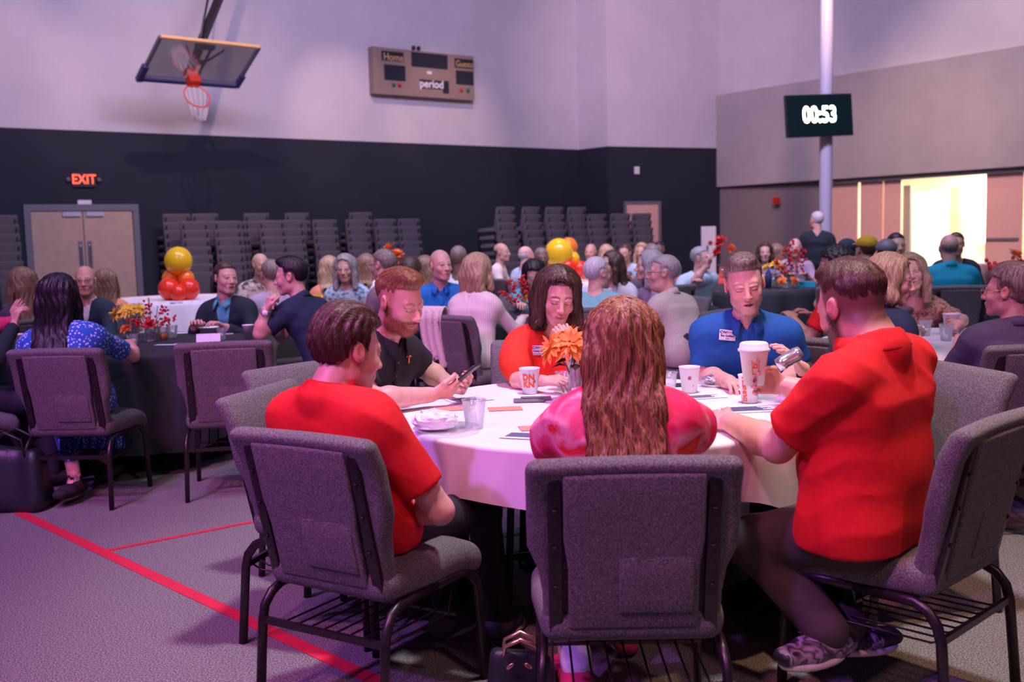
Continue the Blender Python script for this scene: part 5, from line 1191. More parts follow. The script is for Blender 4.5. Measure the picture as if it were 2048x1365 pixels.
for px, Y, n, yw, nm in RST:
    p = at(px, 470, Y); stack(p.x, p.y, yw, n, nm, 0)
# ------------------------------------------------------------------ cloth materials for the guests
def shirt(n, c, **k): return mat(n, c, .85, nz=k.get('nz', .08), nsc=k.get('nsc', 60), bump=.25, bsc=k.get('bsc', 500))
shirt('shirt_red', (.72, .008, .012)); shirt('shirt_black', (.018, .018, .028)); shirt('shirt_blue', (.008, .10, .36)); shirt('shirt_orange', (.85, .035, .015)); shirt('shirt_navy', (.012, .022, .06)); shirt('shirt_white', (.70, .70, .74)); shirt('jacket_teal', (.012, .035, .06))
shirt('jacket_dark', (.012, .025, .035)); shirt('shirt_aqua', (.22, .50, .52)); shirt('shirt_teal', (.0, .30, .42)); shirt('shirt_cyan', (.10, .42, .50)); shirt('shirt_beige', (.55, .47, .42)); shirt('shirt_mauve', (.22, .15, .19)); shirt('shirt_royal', (.01, .17, .52)); shirt('shirt_paleblue', (.48, .64, .72)); shirt('shirt_tan', (.72, .64, .58)); shirt('shirt_apricot', (.75, .30, .15)); shirt('shirt_plum', (.07, .05, .11)); shirt('shirt_pink', (.75, .05, .16)); shirt('shirt_lavender', (.45, .36, .48)); shirt('denim_dark', (.02, .022, .035)); shirt('trouser_brown', (.06, .045, .045)); shirt('trouser_grey', (.08, .07, .075)); shirt('cap_yellow', (.45, .30, .01)); shirt('shoe_grey', (.10, .10, .12)); shirt('shoe_dark', (.02, .018, .022)); shirt('shoe_pink', (.6, .04, .12)); shirt('denim_mid', (.05, .09, .16))
ramp_mat('shoe_pattern', [(.40, (.015, .015, .03)), (.47, (.40, .28, .50)), (.55, (.02, .02, .035)), (.62, (.35, .26, .42)), (.70, (.015, .015, .03))], 9, .5, distort=1.2)
shirt('cuff_blue', (.05, .12, .40))
ramp_mat('tiedye', [(.30, (.80, .01, .22)), (.43, (.88, .02, .10)), (.52, (.90, .10, .24)), (.60, (.92, .36, .46)), (.68, (.85, .015, .03)), (.80, (.95, .18, .05))], 7, .8, distort=.7, detail=3)
ramp_mat('blue_pattern', [(.0, (.65, .72, .85)), (.22, (.45, .55, .80)), (.36, (.02, .12, .48)), (1, (.01, .07, .36))], 62, .85, 'voronoi', const=True)
ramp_mat('floral_brown', [(.30, (.10, .04, .03)), (.45, (.36, .16, .10)), (.55, (.55, .34, .24)), (.68, (.16, .07, .05))], 26, .85, distort=1.5)
ramp_mat('floral_pale', [(.34, (.05, .09, .06)), (.42, (.55, .08, .10)), (.48, (.62, .72, .74)), (.8, (.66, .74, .78))], 15, .85, distort=.6)
ramp_mat('stripe_red', [(.35, (.80, .70, .70)), (.5, (.50, .03, .06)), (.65, (.80, .68, .68))], 6.5, .85, 'wave', stretch=(1.6, 1.6, .1), distort=.6)
ramp_mat('floral_blue', [(.35, (.08, .14, .25)), (.46, (.32, .48, .62)), (.60, (.55, .68, .75))], 34, .85)
ramp_mat('pattern_tropic', [(.38, (.06, .05, .06)), (.5, (.50, .42, .38)), (.6, (.62, .52, .46))], 16, .85)
hp3 = lambda px, py, Y: np.array(at(px, py, Y))
up = np.array((0, 0, 1.))
def mirror_arms(**k): return k
GF = 'people at the front table'
# ---- the six at the front table
# young man in red, left
H = hp3(697, 700, 3.02)
body1, J1 = person('young man with short dark brown hair in a red polo, arms folded, seen from behind', H, 32, 3, hy=52, hp=14, lean=-.02, nku=.012, nkb=.03, wsc=1.04, fat=.98, skin='pink', hair='thick', hc='darkbrown', topm='shirt_red', collar=True, stub=.3, legm='shirt_black', shoe='shoe_grey',
    arms={1: dict(e=hp3(880, 1022, 2.92), w=hp3(800, 1015, 3.12), d=(-.8, .5, .1), n=(-.3, .5, -.5), curl=.55), -1: dict(e=hp3(655, 1010, 3.25), w=hp3(770, 1010, 3.30), d=(.9, -.35, .05), n=(.2, -.3, -.9), curl=.5)},
    feet={1: dict(k=hp3(965, 1020, 3.46), a=hp3(1000, 1265, 3.52), d=(.35, .9, 0)), -1: dict(k=hp3(880, 1010, 3.75), a=hp3(893, 1225, 3.55), d=(.6, .8, 0))}, group=GF, side=.0, scalp=.9, wr=.006)
chair(-.44, 3.10, 31, 'grey padded chair under the young man in red', 'chairs around the front table')
# man in black polo with phone
H = hp3(800, 603, 4.02)
body2, J2 = person('young bearded ginger man in a black polo looking at his phone', H, 118, 3, hy=128, hp=22, hr=2, lean=.30, wsc=1.10, fat=1.12, skin='pink', hair='quiff', hc='ginger', topm='shirt_black', collar=True, stub=.92, legm='denim_dark', fade=True, scalp=.45,
    arms={1: dict(e=hp3(738, 800, 3.82), w=hp3(862, 790, 3.98), d=(.9, .25, .12), n=(-.2, .7, .7), curl=.62), -1: dict(e=hp3(850, 738, 4.35), w=hp3(906, 775, 4.18), d=(.55, -.55, .10), n=(-.4, -.5, .6), curl=.62)}, group=GF, brow=.4)
chair(-.72, 4.25, 129, 'grey padded chair behind the young man in the black polo', 'chairs around the front table')
# woman in orange
H = hp3(1116, 592, 4.50)
body3, J3 = person('woman with a dark brown bob in a red-orange puff-sleeve blouse, chin on fist', H, 184, 3, hy=172, hp=20, hr=-6, lean=.30, wsc=1.12, fat=1.10, sex='f', skin='pink', hair='bob', hc='brown', hairlen=.165, top='blouse', topm='shirt_orange', sleeve='puff', bust=1, puff=.95,
    arms={1: dict(e=hp3(1036, 762, 4.42), w=hp3(1088, 762, 4.26), d=(.85, -.5, .05), n=(.3, .2, -.8), curl=.5), -1: dict(e=hp3(1172, 762, 4.34), w=hp3(1128, 696, 4.33), d=(-.14, .0, 1.), n=(-.5, .85, 0), curl=.95)}, group=GF, s=.98, brow=.7)
chair(.13, 4.92, 184, 'grey padded chair behind the woman in orange', 'chairs around the front table')
# man in blue polo
H = hp3(1489, 568, 4.42)
body4, J4 = person('man with short greying hair in a royal blue polo, talking with eyes closed', H, 190, 3, hy=186, hp=14, hr=7, lean=.26, wsc=1.06, fat=1.10, skin='pink', hair='quiff', hc='salt', topm='shirt_blue', collar=True, legm='trouser_grey', scalp=.5, mouth_open=True,
    arms={1: dict(e=hp3(1412, 752, 4.55), w=hp3(1460, 765, 4.22)), -1: dict(e=hp3(1600, 745, 4.52), w=hp3(1560, 768, 4.22))}, group=GF, brow=.35)
chair(1.14, 4.86, 192, 'grey padded chair behind the man in the blue polo', 'chairs around the front table')
# large man in red polo, right
H = hp3(1702, 612, 3.02)
body5, J5 = person('large bearded man in a red polo holding a lidded cup, seen from behind', H, 316, 3, hy=334, hp=20, hr=-3, lean=.07, nku=.0, nkb=.012, wsc=1.26, fat=1.36, skin='pink', hair='quiff', hc='darkbrown', topm='shirt_red', collar=True, stub=.85, legm='trouser_brown', shoe='shoe_pattern', fade=True, scalp=.8, neck=1.25, s=1.06,
    arms={-1: dict(e=hp3(1556, 893, 2.98), w=hp3(1462, 845, 3.32), d=(-.55, .8, .0), n=(.5, .3, -.8), curl=.4), 1: dict(e=hp3(1655, 800, 3.42), w=hp3(1570, 772, 3.48), d=(-.9, -.15, .18), n=(-.35, -.9, .0), curl=.5, thumb=.9)},
    feet={-1: dict(k=hp3(1510, 1085, 3.15), a=hp3(1655, 1262, 2.92), d=(-.75, -.35, 0)), 1: dict(k=hp3(1560, 1040, 3.55), a=hp3(1690, 1250, 3.02), d=(.55, .1, 0))}, group=GF, wr=.0055)
chair(1.14, 3.04, 317, 'grey padded chair under the large man in red', 'chairs around the front table')
# girl with long hair
H = hp3(1246, 690, 2.86)
body6, J6 = person('woman with long auburn hair in a pink and red tie-dye blouse, seen from behind', H, 4, 3, hy=6, hp=6, lean=.04, nku=.01, nkb=.02, wsc=1.02, fat=1.0, sex='f', skin='pink', hair='long', hc='auburn', hairlen=.38, wr=.0075, top='blouse', topm='tiedye', sleeve='puff', puff=.92, legm='shirt_white', shoe='shoe_pink', group=GF, s=1.0,
    arms={1: dict(w=hp3(1400, 868, 3.30)), -1: dict(w=hp3(1120, 868, 3.30))}, feet={-1: dict(k=(.12, 3.25, .5), a=(.17, 2.98, .12), d=(-.2, .9, 0)), 1: dict(k=(.42, 3.28, .5), a=(.36, 3.35, .10), d=(0, 1, 0))})
chair(.29, 2.72, 1, 'grey padded chair at the front centre, back to the camera', 'chairs around the front table')
# hidden guest whose hands show between the two men
H = hp3(1700, 606, 3.72)
body7, J7 = person('person in black hidden behind the large man in red, only the raised hands showing', H, 257, 3, hy=262, hp=5, lean=.16, wsc=1.0, sex='m', skin='pink', hair='short', hc='brown', topm='shirt_black', sleeve='long', group=GF,
    arms={-1: dict(e=hp3(1650, 775, 3.80), w=hp3(1604, 738, 3.74), d=(-.55, .0, .75), n=(-.75, .1, -.6), curl=.32), 1: dict(e=hp3(1668, 800, 3.95), w=hp3(1592, 790, 3.80), d=(-.8, 0, .5), n=(-.2, .2, .9), curl=.3)}, s=.9)
chair(1.42, 3.79, 256, 'grey padded chair beneath the hidden person in black', 'chairs around the front table')
chair(-.64, 3.66, 107, 'empty grey chair between the two men at the left', 'chairs around the front table')
chair(2.08, 4.35, 200, 'grey chair just behind the hidden guest hands', 'chairs around the front table') if False else None
# cup held
pc_ = hp3(1508, 770, 3.44); pc_[2] -= .0
cp = paper_cup(V((pc_[0], pc_[1], pc_[2])), 1.12, 'white lidded paper cup held up by the large man in red', [('D', .004, D_, .022, 0)], lid=True, rot=-.12)
mb = MB()
for a_, b_ in (((-.012, .022), (-.009, -.020)), ((-.009, -.020), (.009, -.020)), ((.009, -.020), (.012, .022)), ((-.016, .024), (.016, .024)), ((.004, .026), (.007, .036))):
    pts = []
    for q in (a_, b_):
        zz = .060 + q[1]; r_ = (.030 + .0125 * zz / .115) * 1.12 + .0012; an = -PI / 2 - .12 + q[0] / r_; pts.append((r_ * math.cos(an), r_ * math.sin(an), zz))
    mb.tube(pts, .0012, 5)
mb.build('cup_emblem', 'ink_orange', cp)
# phone
pp = (J2['AR'][1][2] + J2['AR'][-1][2]) / 2 + np.array((.045, -.02, .055)); R_ = (Matrix.Rotation(math.radians(-20), 3, 'Z') @ Matrix.Rotation(math.radians(-38), 3, 'Y'))
ph = empty('phone', hp3(930, 752, 4.02), 0, 'black phone held up by the young man in the black polo', 'phone'); ph.rotation_euler = R_.to_euler()
MB().rbox((.075, .036, .0045), .004, None, 3, 2).build('case', 'black_plastic', ph); MB().rbox((.018, .018, .002), .0019, None, 1, 1).build('camera_bump', 'steel', ph).location = (.048, -.012, .005)
# silver shaker in the hidden guest's hands
q = hp3(1578, 718, 3.66); o = empty('metal_tumbler', q, 0, 'small silver ribbed object between the raised hands', 'tumbler'); o.rotation_euler = (.3, 1.0, .2)
MB().lathe([(0, -.05), (.024, -.048), (.026, -.02), (.024, -.018), (.026, .0), (.024, .004), (.027, .03), (.022, .05), (0, .052)], 20).build('tumbler_body', 'foil', o)
# name tags and emblems
def badge(J, u, v, label, l1, l2, l3):
    P0 = J['P'](v); lat, fr = J['lat'], J['fr']; R = J['RT']
    return P0, lat, fr
def dress_badge(c, yaw, pitch, label, l1, l2, s=1.):
    o = empty('name_badge', c, 0, label, 'badge'); a = math.radians(yaw - 180)
    o.rotation_euler = (Matrix.Rotation(-a, 3, 'Z') @ Matrix.Rotation(pitch, 3, 'X')).to_euler()
    MB().rbox((.038 * s, .0015, .024 * s), .0014, None, 2, 1).build('plate', 'paper', o)
    text('CW', .017, 'ink_navy', o, lambda x, y, z: V((x - .020, -.0022 - z, y + .012)), fat=.0004); text('CITY WIDE', .0085, 'ink_navy', o, lambda x, y, z: V((x + .012, -.0022 - z, y + .012)))
    text(l1, .0115, 'ink_navy', o, lambda x, y, z: V((x, -.0022 - z, y - .003)), fat=.0003); text(l2, .0055, 'ink_navy', o, lambda x, y, z: V((x, -.0022 - z, y - .0155))); return o
def ray_hit(obj_list, px, py):
    """first point of the given meshes along a sight line"""
    o = V((0, 0, HC)); d = ray(px, py).normalized(); best = None
    for ob in obj_list:
        mw = ob.matrix_world.inverted(); lo = mw @ o; ld = (mw.to_3x3() @ d).normalized()
        ok, loc, nn, _ = ob.ray_cast(lo, ld)
        if ok:
            w_ = ob.matrix_world @ loc; t = (w_ - o).length
            if best is None or t < best[0]: best = (t, w_, (ob.matrix_world.to_3x3() @ nn).normalized())
    return best
bpy.context.view_layer.update()
def kid(b, n): return [c for c in b.children if c.name.split('.')[0] in n]
def stick(b, names, px, py, label, l1, l2, s=1.0, tilt=0.):
    r_ = ray_hit(kid(b, names), px, py)
    if r_ is None: return
    n_ = r_[2]; c = r_[1] + n_ * .010; yaw = math.degrees(math.atan2(n_.x, n_.y)); o = dress_badge(c, yaw, -math.asin(max(-1, min(1, n_.z))) * .8, label, l1, l2, s); o.rotation_euler.rotate_axis('Y', tilt)
stick(body3, ('blouse',), 1080, 700, 'white name badge on the orange blouse', 'Casey Mynatt', 'Community Marketing Director', .9, .02)
stick(body4, ('shirt',), 1454, 671, 'white name badge on the royal blue polo', 'Ben Gudham', 'Owner', .95, .12)
r_ = ray_hit(kid(body2, ('shirt',)), 816, 720)
if r_:
    n_ = r_[2]; t_ = V((0, 0, 1)).cross(n_).normalized(); u_ = n_.cross(t_); c = r_[1] + n_ * .004 - body2.location
    ob = text('T', .042, 'petal_orange', kid(body2, ('shirt',))[0], lambda x, y, z: c + t_ * x * 1.1 + u_ * y + n_ * (z + .001), fat=.0016, name='emblem')
# ---- mid distance guests (label, px, py, Y, yaw, options)
def seat_chair(J, yaw, label, group=None, dx=0.0, hi=True):
    f = dirv(yaw); chair(J['hip'][0] + f[0] * .04, J['hip'][1] + f[1] * .04, yaw, label, group, hi)
def guest(label, px, py, Y, yaw, q=2, ch=None, hi=True, **k):
    b, J = person(label, hp3(px, py, Y), yaw, q, **k)
    if ch is not False: seat_chair(J, yaw, ch or ('grey chair under the ' + label), None, 0, hi)
    return b, J
b8, J8 = guest('woman with dark hair in a blue and white patterned dress, back to camera', 122, 594, 5.70, 8, 2, False, hipdx=(.05, 0), sex='f', hair='long', hc='black', hairlen=.34, top='dress', topm='blue_pattern', sleeve='short', wsc=1.30, fat=1.30, skin='fair', skirt=.20, legm='blue_pattern', lean=.06, hy=10,
    arms={1: dict(e=hp3(266, 712, 5.95), w=hp3(262, 688, 6.18), curl=.5), -1: dict(e=hp3(40, 745, 5.75), w=hp3(62, 712, 6.0))}, feet={-1: dict(k=hp3(130, 850, 6.0), a=hp3(150, 960, 5.62), d=(-.1, -.6, 0)), 1: dict(k=hp3(220, 850, 6.1), a=hp3(210, 930, 6.0))}, shoe='shoe_dark')
chair(-2.40, 5.70, 3, 'grey chair holding the woman in the blue patterned dress', 'chairs around the left table')
chair(-1.62, 5.84, 350, 'empty grey chair at the black-clothed table, back to the camera', 'chairs around the left table')
guest('bald man with dark glasses in a blue blazer and white shirt', 170, 562, 8.35, 190, 2, 'grey chair under the bald man in the blue blazer', hair='bald', hc='darkbrown', skin='pink', top='jacket', topm='jacket_teal', sleeve='long', glasses=True, hy=165, eyes='open', lean=.1)
guest('woman with long wavy dark-blonde hair beyond the bald man', 212, 566, 9.5, 350, 2, 'grey chair under the woman with wavy dark-blonde hair', sex='f', hair='long', hc='dblonde', hairlen=.33, topm='shirt_apricot', hy=350, lean=.1)
guest('woman with very long light-brown hair at the left edge', 42, 570, 7.9, 312, 2, 'grey chair under the woman with very long light-brown hair', sex='f', hair='long', hc='dblonde', hairlen=.42, topm='shirt_plum', hy=300, hp=10, lean=.05)
guest('person in a magenta-pink top at the left edge, hand raised with spread fingers', -42, 560, 6.9, 60, 2, 'grey chair under the person in the pink top', sex='f', hair='bob', hc='brown', topm='shirt_pink', sleeve='long', hy=60, lean=.05, arms={1: dict(e=hp3(2, 650, 6.75), w=hp3(30, 640, 6.8), d=(.25, .0, 1.), n=(.3, 1, 0), curl=.25), -1: dict(w=hp3(-10, 690, 7.1))})
guest('person in a dark jacket with blue cuff at the left edge', -75, 580, 5.9, 60, 2, 'grey chair under the person in the dark jacket at the left edge', hair='short', hc='brown', topm='jacket_dark', sleeve='long', hy=60, lean=.05, arms={1: dict(e=hp3(-10, 720, 5.8), w=hp3(28, 652, 6.1), curl=.6, d=(.2, .2, .9)), -1: dict(w=hp3(-40, 700, 6.5))})
guest('smiling dark-haired man in a dark blazer and teal shirt', 452, 557, 7.75, 196, 2, 'grey chair under the man in the dark blazer', hair='short', hc='brown', skin='pink', top='jacket', topm='jacket_dark', collar='shirt_cyan', sleeve='long', hy=140, eyes='open', mouth_open=True, lean=.12, wsc=1.05, hr=-4)
guest('dark-haired man in a navy polo, hand to his mouth, seen in profile', 581, 553, 6.85, 292, 3, 'grey chair under the man in the navy polo', hair='quiff', hc='black', skin='pink', topm='shirt_navy', collar=True, hy=272, hp=8, lean=.30, wsc=1.15, fat=1.12, eyes='open', scalp=.8,
      arms={-1: dict(e=hp3(520, 668, 6.55), w=hp3(532, 622, 6.55), d=(.25, .1, .8), n=(.7, .5, -.3), curl=.95), 1: dict(e=hp3(560, 672, 7.05), w=hp3(540, 634, 6.85), d=(-.1, -.5, .8), n=(.3, -.9, 0), curl=.8)}, legm='denim_mid')
wt = hp3(532, 626, 6.52); o = empty('wristwatch', wt, 0, 'silver wristwatch of the man in the navy polo', 'watch'); MB().lathe([(.028, -.012), (.033, -.010), (.033, .010), (.028, .012)], 20).build('band', 'steel', o); MB().lathe([(0, -.005), (.018, -.005), (.018, .004), (0, .004)], 16).build('dial', 'paper', o).rotation_euler = (PI / 2, 0, 0); o.children[1].location = (0, -.034, 0)
guest('balding man in a tropical-print shirt behind the man in navy', 522, 531, 10.4, 140, 1, 'grey chair under the man in the tropical-print shirt', hi=False, hair='bald', hc='white', skin='tan', topm='pattern_tropic', collar=True)
guest('grey-haired head just behind the man in the navy polo', 541, 549, 8.6, 330, 1, 'grey chair under the grey-haired guest behind navy', hi=False, hair='short', hc='salt', topm='shirt_lavender')
guest('blonde woman in an apricot top looking away', 658, 538, 10.2, 340, 1, 'grey chair under the woman in the apricot top', hi=False, sex='f', hair='bob', hc='blonde', topm='shirt_apricot')
guest('woman with long silver hair in a pale blue patterned top', 690, 537, 9.5, 178, 2, 'grey chair under the woman with long silver hair', hi=False, sex='f', hair='long', hc='grey', hairlen=.22, top='blouse', topm='floral_blue', sleeve='none', eyes='open', hy=182, hp=8)
guest('man with dark grey hair and glasses in a mauve shirt facing left', 765, 530, 8.3, 300, 2, 'grey chair under the man in the mauve shirt', hair='short', hc='salt', skin='pink', topm='shirt_mauve', sleeve='long', glasses=True, hy=300, hp=6, wsc=1.08)
guest('guest in a white T-shirt beyond the silver-haired woman', 735, 532, 10.9, 20, 1, 'grey chair under the guest in the white T-shirt', hi=False, sex='f', hair='bob', hc='dblonde', topm='shirt_white')
guest('woman with a curly dark bob behind the ginger man', 822, 545, 8.9, 10, 1, 'grey chair under the woman with the curly dark bob', hi=False, sex='f', hair='curly', hc='brown', topm='shirt_plum')
guest('woman with wavy ash-blonde hair behind the bald man in blue', 852, 538, 10.0, 15, 1, 'grey chair under the woman with wavy ash-blonde hair', hi=False, sex='f', hair='bob', hc='dblonde', topm='shirt_lavender')
guest('bald man in a bright blue polo looking right', 882, 531, 7.95, 172, 2, 'grey chair under the bald man in the bright blue polo', hair='bald', hc='salt', skin='pink', topm='shirt_royal', collar=True, hy=150, eyes='open', wsc=1.02)
guest('man with close-cropped grey hair in a white shirt, back to camera', 918, 517, 9.9, 12, 1, 'grey chair under the man with close-cropped hair', hi=False, hair='buzz', hc='salt', skin='brown', topm='shirt_white')
b9, J9 = guest('blonde woman in a red-striped floral blouse, seen from behind', 958, 543, 7.35, 38, 2, 'dark grey chair with a white shawl over its back', sex='f', hair='bob', hc='blonde', hairlen=.155, top='blouse', topm='stripe_red', sleeve='long', hy=42, hp=6, fat=1.12, wsc=1.1, legm='floral_pale', side=-.02,
      arms={1: dict(w=hp3(1045, 638, 7.55)), -1: dict(w=hp3(1010, 640, 7.9))})
# shawl over the chair
hpx = at(916, 640, 6.95); mb = MB(); nx_, ny_ = 26, 40; vs = []
for j in range(ny_ + 1):
    for i in range(nx_ + 1):
        u_ = i / nx_; v_ = j / ny_; t_ = -.22 + .60 * v_
        x = (u_ - .5) * (.19 - .04 * v_) + .012 * math.sin(v_ * 7); fold = .016 * math.sin(u_ * 19 + 1.2 * math.sin(v_ * 5)) * min(1, .3 + v_)
        z = -abs(t_) * 1.0 + (.03 if abs(t_) < .03 else 0) - .03 * math.sin(u_ * 9) * (v_ > .95); y = (.035 if t_ < 0 else -.035) - fold * (1 if t_ > 0 else .3)
        if abs(t_) < .05: y = -.035 * t_ / .05; z = .012 * math.cos(t_ / .05 * PI / 2) - abs(t_) * .6
        vs.append((x, y, z))
fs = [(j * (nx_ + 1) + i, j * (nx_ + 1) + i + 1, (j + 1) * (nx_ + 1) + i + 1, (j + 1) * (nx_ + 1) + i) for j in range(ny_) for i in range(nx_)]
mb.add(vs, fs); sh_ = mb.build('shawl', 'shawl'); md = sh_.modifiers.new('thick', 'SOLIDIFY'); md.thickness = .012
f9 = dirv(38); hb = J9['hip'] + f9 * (.04 - .30); sh_.location = (hb[0] - .08, hb[1] + .05, .925); sh_.rotation_euler = (.12, 0, -math.radians(38) * .8); tag(sh_, 'pale pink knitted shawl hanging over a dark chair back', 'shawl')
guest('dark-haired woman in a teal top looking down beyond the yellow flowers', 1068, 550, 9.0, 172, 2, 'grey chair under the dark-haired woman in teal', sex='f', hair='long', hc='black', hairlen=.25, topm='shirt_cyan', hy=180, hp=30, arms={1: dict(w=hp3(1040, 610, 8.5)), -1: dict(w=hp3(1075, 612, 8.5))})
guest('white-haired man in a pale teal shirt, seen from behind', 1196, 547, 7.75, 15, 2, 'grey chair under the white-haired man in pale teal', hair='short', hc='white', skin='pink', topm='shirt_aqua', sleeve='long', hy=58, glasses=True, wsc=1.15, fat=1.15)
guest('dark-haired guest with glasses beyond the white-haired man', 1222, 530, 9.4, 200, 1, 'grey chair under the dark-haired guest with glasses', hi=False, sex='f', hair='bob', hc='brown', topm='shirt_white', hy=240, sleeve='long')
guest('grey-haired man with glasses in a beige shirt turned to the left', 1326, 546, 7.2, 312, 2, 'tilted grey chair under the man in beige', hair='short', hc='grey', skin='pink', topm='shirt_beige', sleeve='short', hy=278, glasses=True, wsc=1.12, fat=1.22, legm='denim_dark', eyes='open', lean=.2, collar=True)
guest('grey-haired woman in a lavender shirt beyond the man in beige', 1297, 532, 8.3, 250, 1, 'grey chair under the woman in lavender', hi=False, sex='f', hair='bob', hc='grey', topm='shirt_lavender', hy=270, sleeve='long')
guest('grey-haired man in pale blue drinking from a cup', 1403, 517, 11.0, 160, 2, 'grey chair under the drinking man', hi=False, hair='short', hc='grey', skin='pink', topm='shirt_paleblue', hy=120, glasses=True, eyes='open', wsc=1.1, arms={-1: dict(e=hp3(1390, 560, 10.8), w=hp3(1413, 533, 10.75), d=(.3, 0, .6), n=(-.7, .5, 0), curl=.7), 1: dict(w=hp3(1380, 572, 10.7))})
# far warm-lit group
for (l_, px, py, Y, yw, hy_, sx, hr_, hc_, sk_, tm_) in [
    ('man in a tan shirt in the far group, left of the balloons', 1004, 505, 13.6, 100, 110, 'm', 'bald', 'brown', 'tan', 'shirt_tan'),
    ('guest with pale hair in a grey-blue shirt left of the balloons', 1053, 512, 13.0, 60, 60, 'm', 'bald', 'white', 'fair', 'shirt_paleblue'),
    ('grey-haired man just left of the large middle balloon', 1083, 517, 11.6, 170, 170, 'm', 'buzz', 'salt', 'brown', 'shirt_plum'),
    ('balding man in a tan top right of the balloons', 1181, 505, 14.8, 210, 200, 'm', 'bald', 'brown', 'tan', 'shirt_apricot'),
    ('woman with long golden hair right of the balloons', 1211, 508, 14.4, 350, 340, 'f', 'long', 'blonde', 'fair', 'shirt_tan'),
    ('dark-haired man bending forward in the far group', 1250, 507, 14.2, 200, 215, 'm', 'short', 'brown', 'tan', 'shirt_paleblue'),
    ('fair-haired guest right of the bending dark-haired man', 1283, 504, 14.6, 190, 200, 'f', 'bob', 'blonde', 'tan', 'shirt_white'),
    ('grey-haired person behind the grey-haired woman', 1300, 512, 10.6, 330, 320, 'm', 'short', 'salt', 'tan', 'shirt_mauve'),
    ('dark-haired guest at the far end by the pink door', 1318, 500, 15.2, 200, 190, 'm', 'short', 'black', 'brown', 'shirt_plum'),
    ('dark-haired woman facing the camera left of the tall red berries', 1530, 505, 12.9, 180, 190, 'f', 'bob', 'brown', 'fair', 'shirt_lavender'),
    ('guest with light-brown hair beside the dark-haired woman', 1553, 507, 13.6, 20, 20, 'f', 'bob', 'dblonde', 'fair', 'shirt_mauve'),
    ('rosy bald guest between red berries and standing man', 1590, 496, 13.4, 190, 200, 'm', 'bald', 'white', 'pink', 'shirt_lavender'),
    ('guest in a dark teal cap behind the bearded man in red', 1694, 505, 9.6, 20, 20, 'm', 'buzz', 'black', 'fair', 'jacket_dark'),
    ('guest in a mustard yellow cap', 1732, 500, 9.2, 350, 350, 'm', 'short', 'brown', 'tan', 'shirt_plum'),
    ('guest in a grey cap behind the two women', 1772, 508, 8.9, 10, 10, 'm', 'buzz', 'black', 'fair', 'shirt_mauve'),
    ('dark-haired guest above the blonde woman', 1793, 492, 9.8, 180, 180, 'm', 'short', 'black', 'tan', 'shirt_plum'),
    ('dark-suited guest beyond the man in turquoise', 1912, 489, 10.6, 200, 200, 'm', 'short', 'darkbrown', 'tan', 'jacket_dark')]:
    kk = dict(hat={'mustard': 'cap_yellow'}.get('mustard' if 'mustard' in l_ else '', None))
    if 'teal cap' in l_ or 'grey cap' in l_: kk = dict(hat='jacket_teal' if 'teal' in l_ else 'frame_grey')
    guest(l_, px, py, Y, yw, 1, 'grey chair under the ' + ' '.join(l_.split()[:8]), hi=False, sex=sx, hy=hy_, hair=hr_, hc=hc_, skin=sk_, topm=tm_, sleeve='long' if 'suit' in l_ or 'pale' in l_ else 'short', eyes='open', **kk)
guest('bald man in a turquoise polo, back to camera', 1897, 496, 9.3, 8, 2, 'dark chair behind the man in turquoise', hair='bald', hc='salt', skin='fair', topm='shirt_teal', collar=True, wsc=1.1, fat=1.1, hi=True)
guest('man with a black curly beard in a red shirt behind the large man', 1668, 533, 6.9, 318, 2, 'grey chair under the man with the black curly beard', hair='curly', hc='black', skin='mid', topm='shirt_red', hy=285, hp=8, stub=1., wsc=1.05)
guest('woman with short fair hair in a navy jacket, seen in profile', 1782, 560, 5.05, 60, 3, 'grey chair under the woman in the navy jacket', sex='f', hair='bob', hc='blonde', hairlen=.125, topm='shirt_navy', sleeve='short', hy=112, hp=10, lean=.12, eyes='open', fat=1.05,
      arms={1: dict(w=hp3(1800, 700, 5.0)), -1: dict(e=hp3(1795, 690, 5.4), w=hp3(1812, 660, 5.55), d=(.6, .3, .1), curl=.6)})
guest('blonde woman in a brown patterned blouse, laughing with eyes closed', 1822, 546, 6.75, 190, 3, 'grey chair under the laughing blonde woman', sex='f', hair='long', hc='blonde', hairlen=.24, top='blouse', topm='floral_brown', sleeve='short', hy=200, hp=-4, hr=12, lean=.22, wsc=1.1, bust=1, vneck=.09, mouth_open=False,
      arms={1: dict(e=hp3(1790, 640, 6.6), w=hp3(1815, 652, 6.3), curl=.7), -1: dict(e=hp3(1925, 640, 6.55), w=hp3(1922, 648, 6.15), d=(-.8, -.1, .1), n=(0, -.6, .3), curl=.5)})
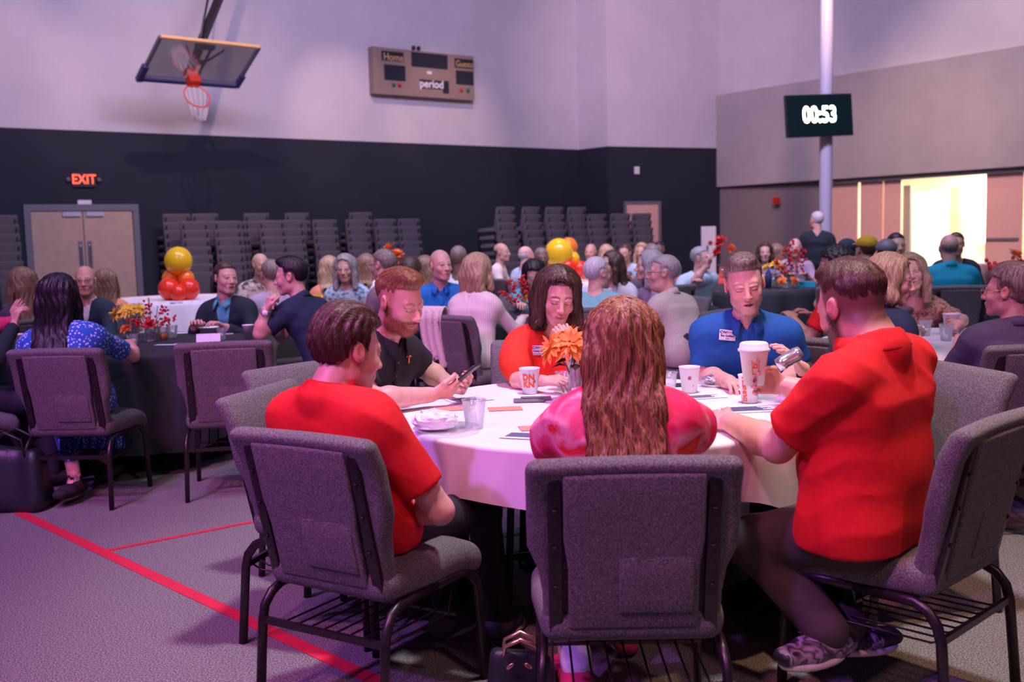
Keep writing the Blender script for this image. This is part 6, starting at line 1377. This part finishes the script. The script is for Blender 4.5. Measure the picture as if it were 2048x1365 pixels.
q = on(1902, 668); paper_cup(q, 1.15, 'white paper cup in the hand of the laughing blonde woman', [('DN', .012, K_, .026, 0), ('KN', -.010, K_, .026, 0)], rot=-.4)
guest('grey-haired man with glasses in a plum shirt at the right edge', 2016, 583, 4.85, 3, 3, 'grey padded chair at the right edge under the grey-haired man', hair='thick', hc='salt', skin='pink', topm='shirt_plum', hy=312, glasses='gold', lean=.12, wsc=1.1, fat=1.1, sleeve='short', collar=True)
# standing man
b, J = person('white-haired man in a dark suit standing beside the steel pole', hp3(1633, 441, 14.4), 20, 2, legs='stand', hair='short', hc='white', skin='fair', topm='jacket_dark', sleeve='long', lean=.0, hy=340, legm='jacket_dark')
# ---- bags
def bag(p, sx, sy, sz, m, label, hcol='leather_black', rz=0):
    b = empty('handbag', p, rz, label, 'bag')
    MB().rbox((sx, sy, sz), min(sx, sy, sz) * .5, lambda q: (q[0] * (1 - .18 * (q[2] + sz) / sz * .5), q[1] * (1 - .55 * (q[2] + sz) / (2 * sz)) + .01 * math.sin(q[0] * 30), q[2] + sz - .012 * math.sin(q[0] * 14)), 4, 6).build('bag_body', m, b)
    for s_ in (-1, 1): MB().tube([(-sx * .5, s_ * sy * .45, sz * 1.7), (-sx * .42, s_ * sy * .5, sz * 2.3), (0, s_ * sy * .55, sz * 2.55), (sx * .42, s_ * sy * .5, sz * 2.3), (sx * .5, s_ * sy * .45, sz * 1.7)], .007, 6).build('strap', hcol, b)
    return b
p = onz(10, 1030); bag(V((p.x, p.y + .12, 0)), .20, .12, .17, 'leather_black', 'large black leather handbag on the carpet at the left edge')
p = at(1042, 1340, 3.0); p.z = 0; bb = bag(V((p.x, 2.98, 0)), .11, .055, .085, 'leather_black', 'small dark handbag with gold clasps under the centre chair', 'gold')
mb = MB()
for i in (1, 4): mb.tube([(-.05 + .018 * i + .010 * math.cos(t_), -.065, .15 + .008 * math.sin(t_ + i)) for t_ in [2 * PI * k / 8 for k in range(8)]], .003, 5, closed=True)
mb.build('chain', 'gold', bb)
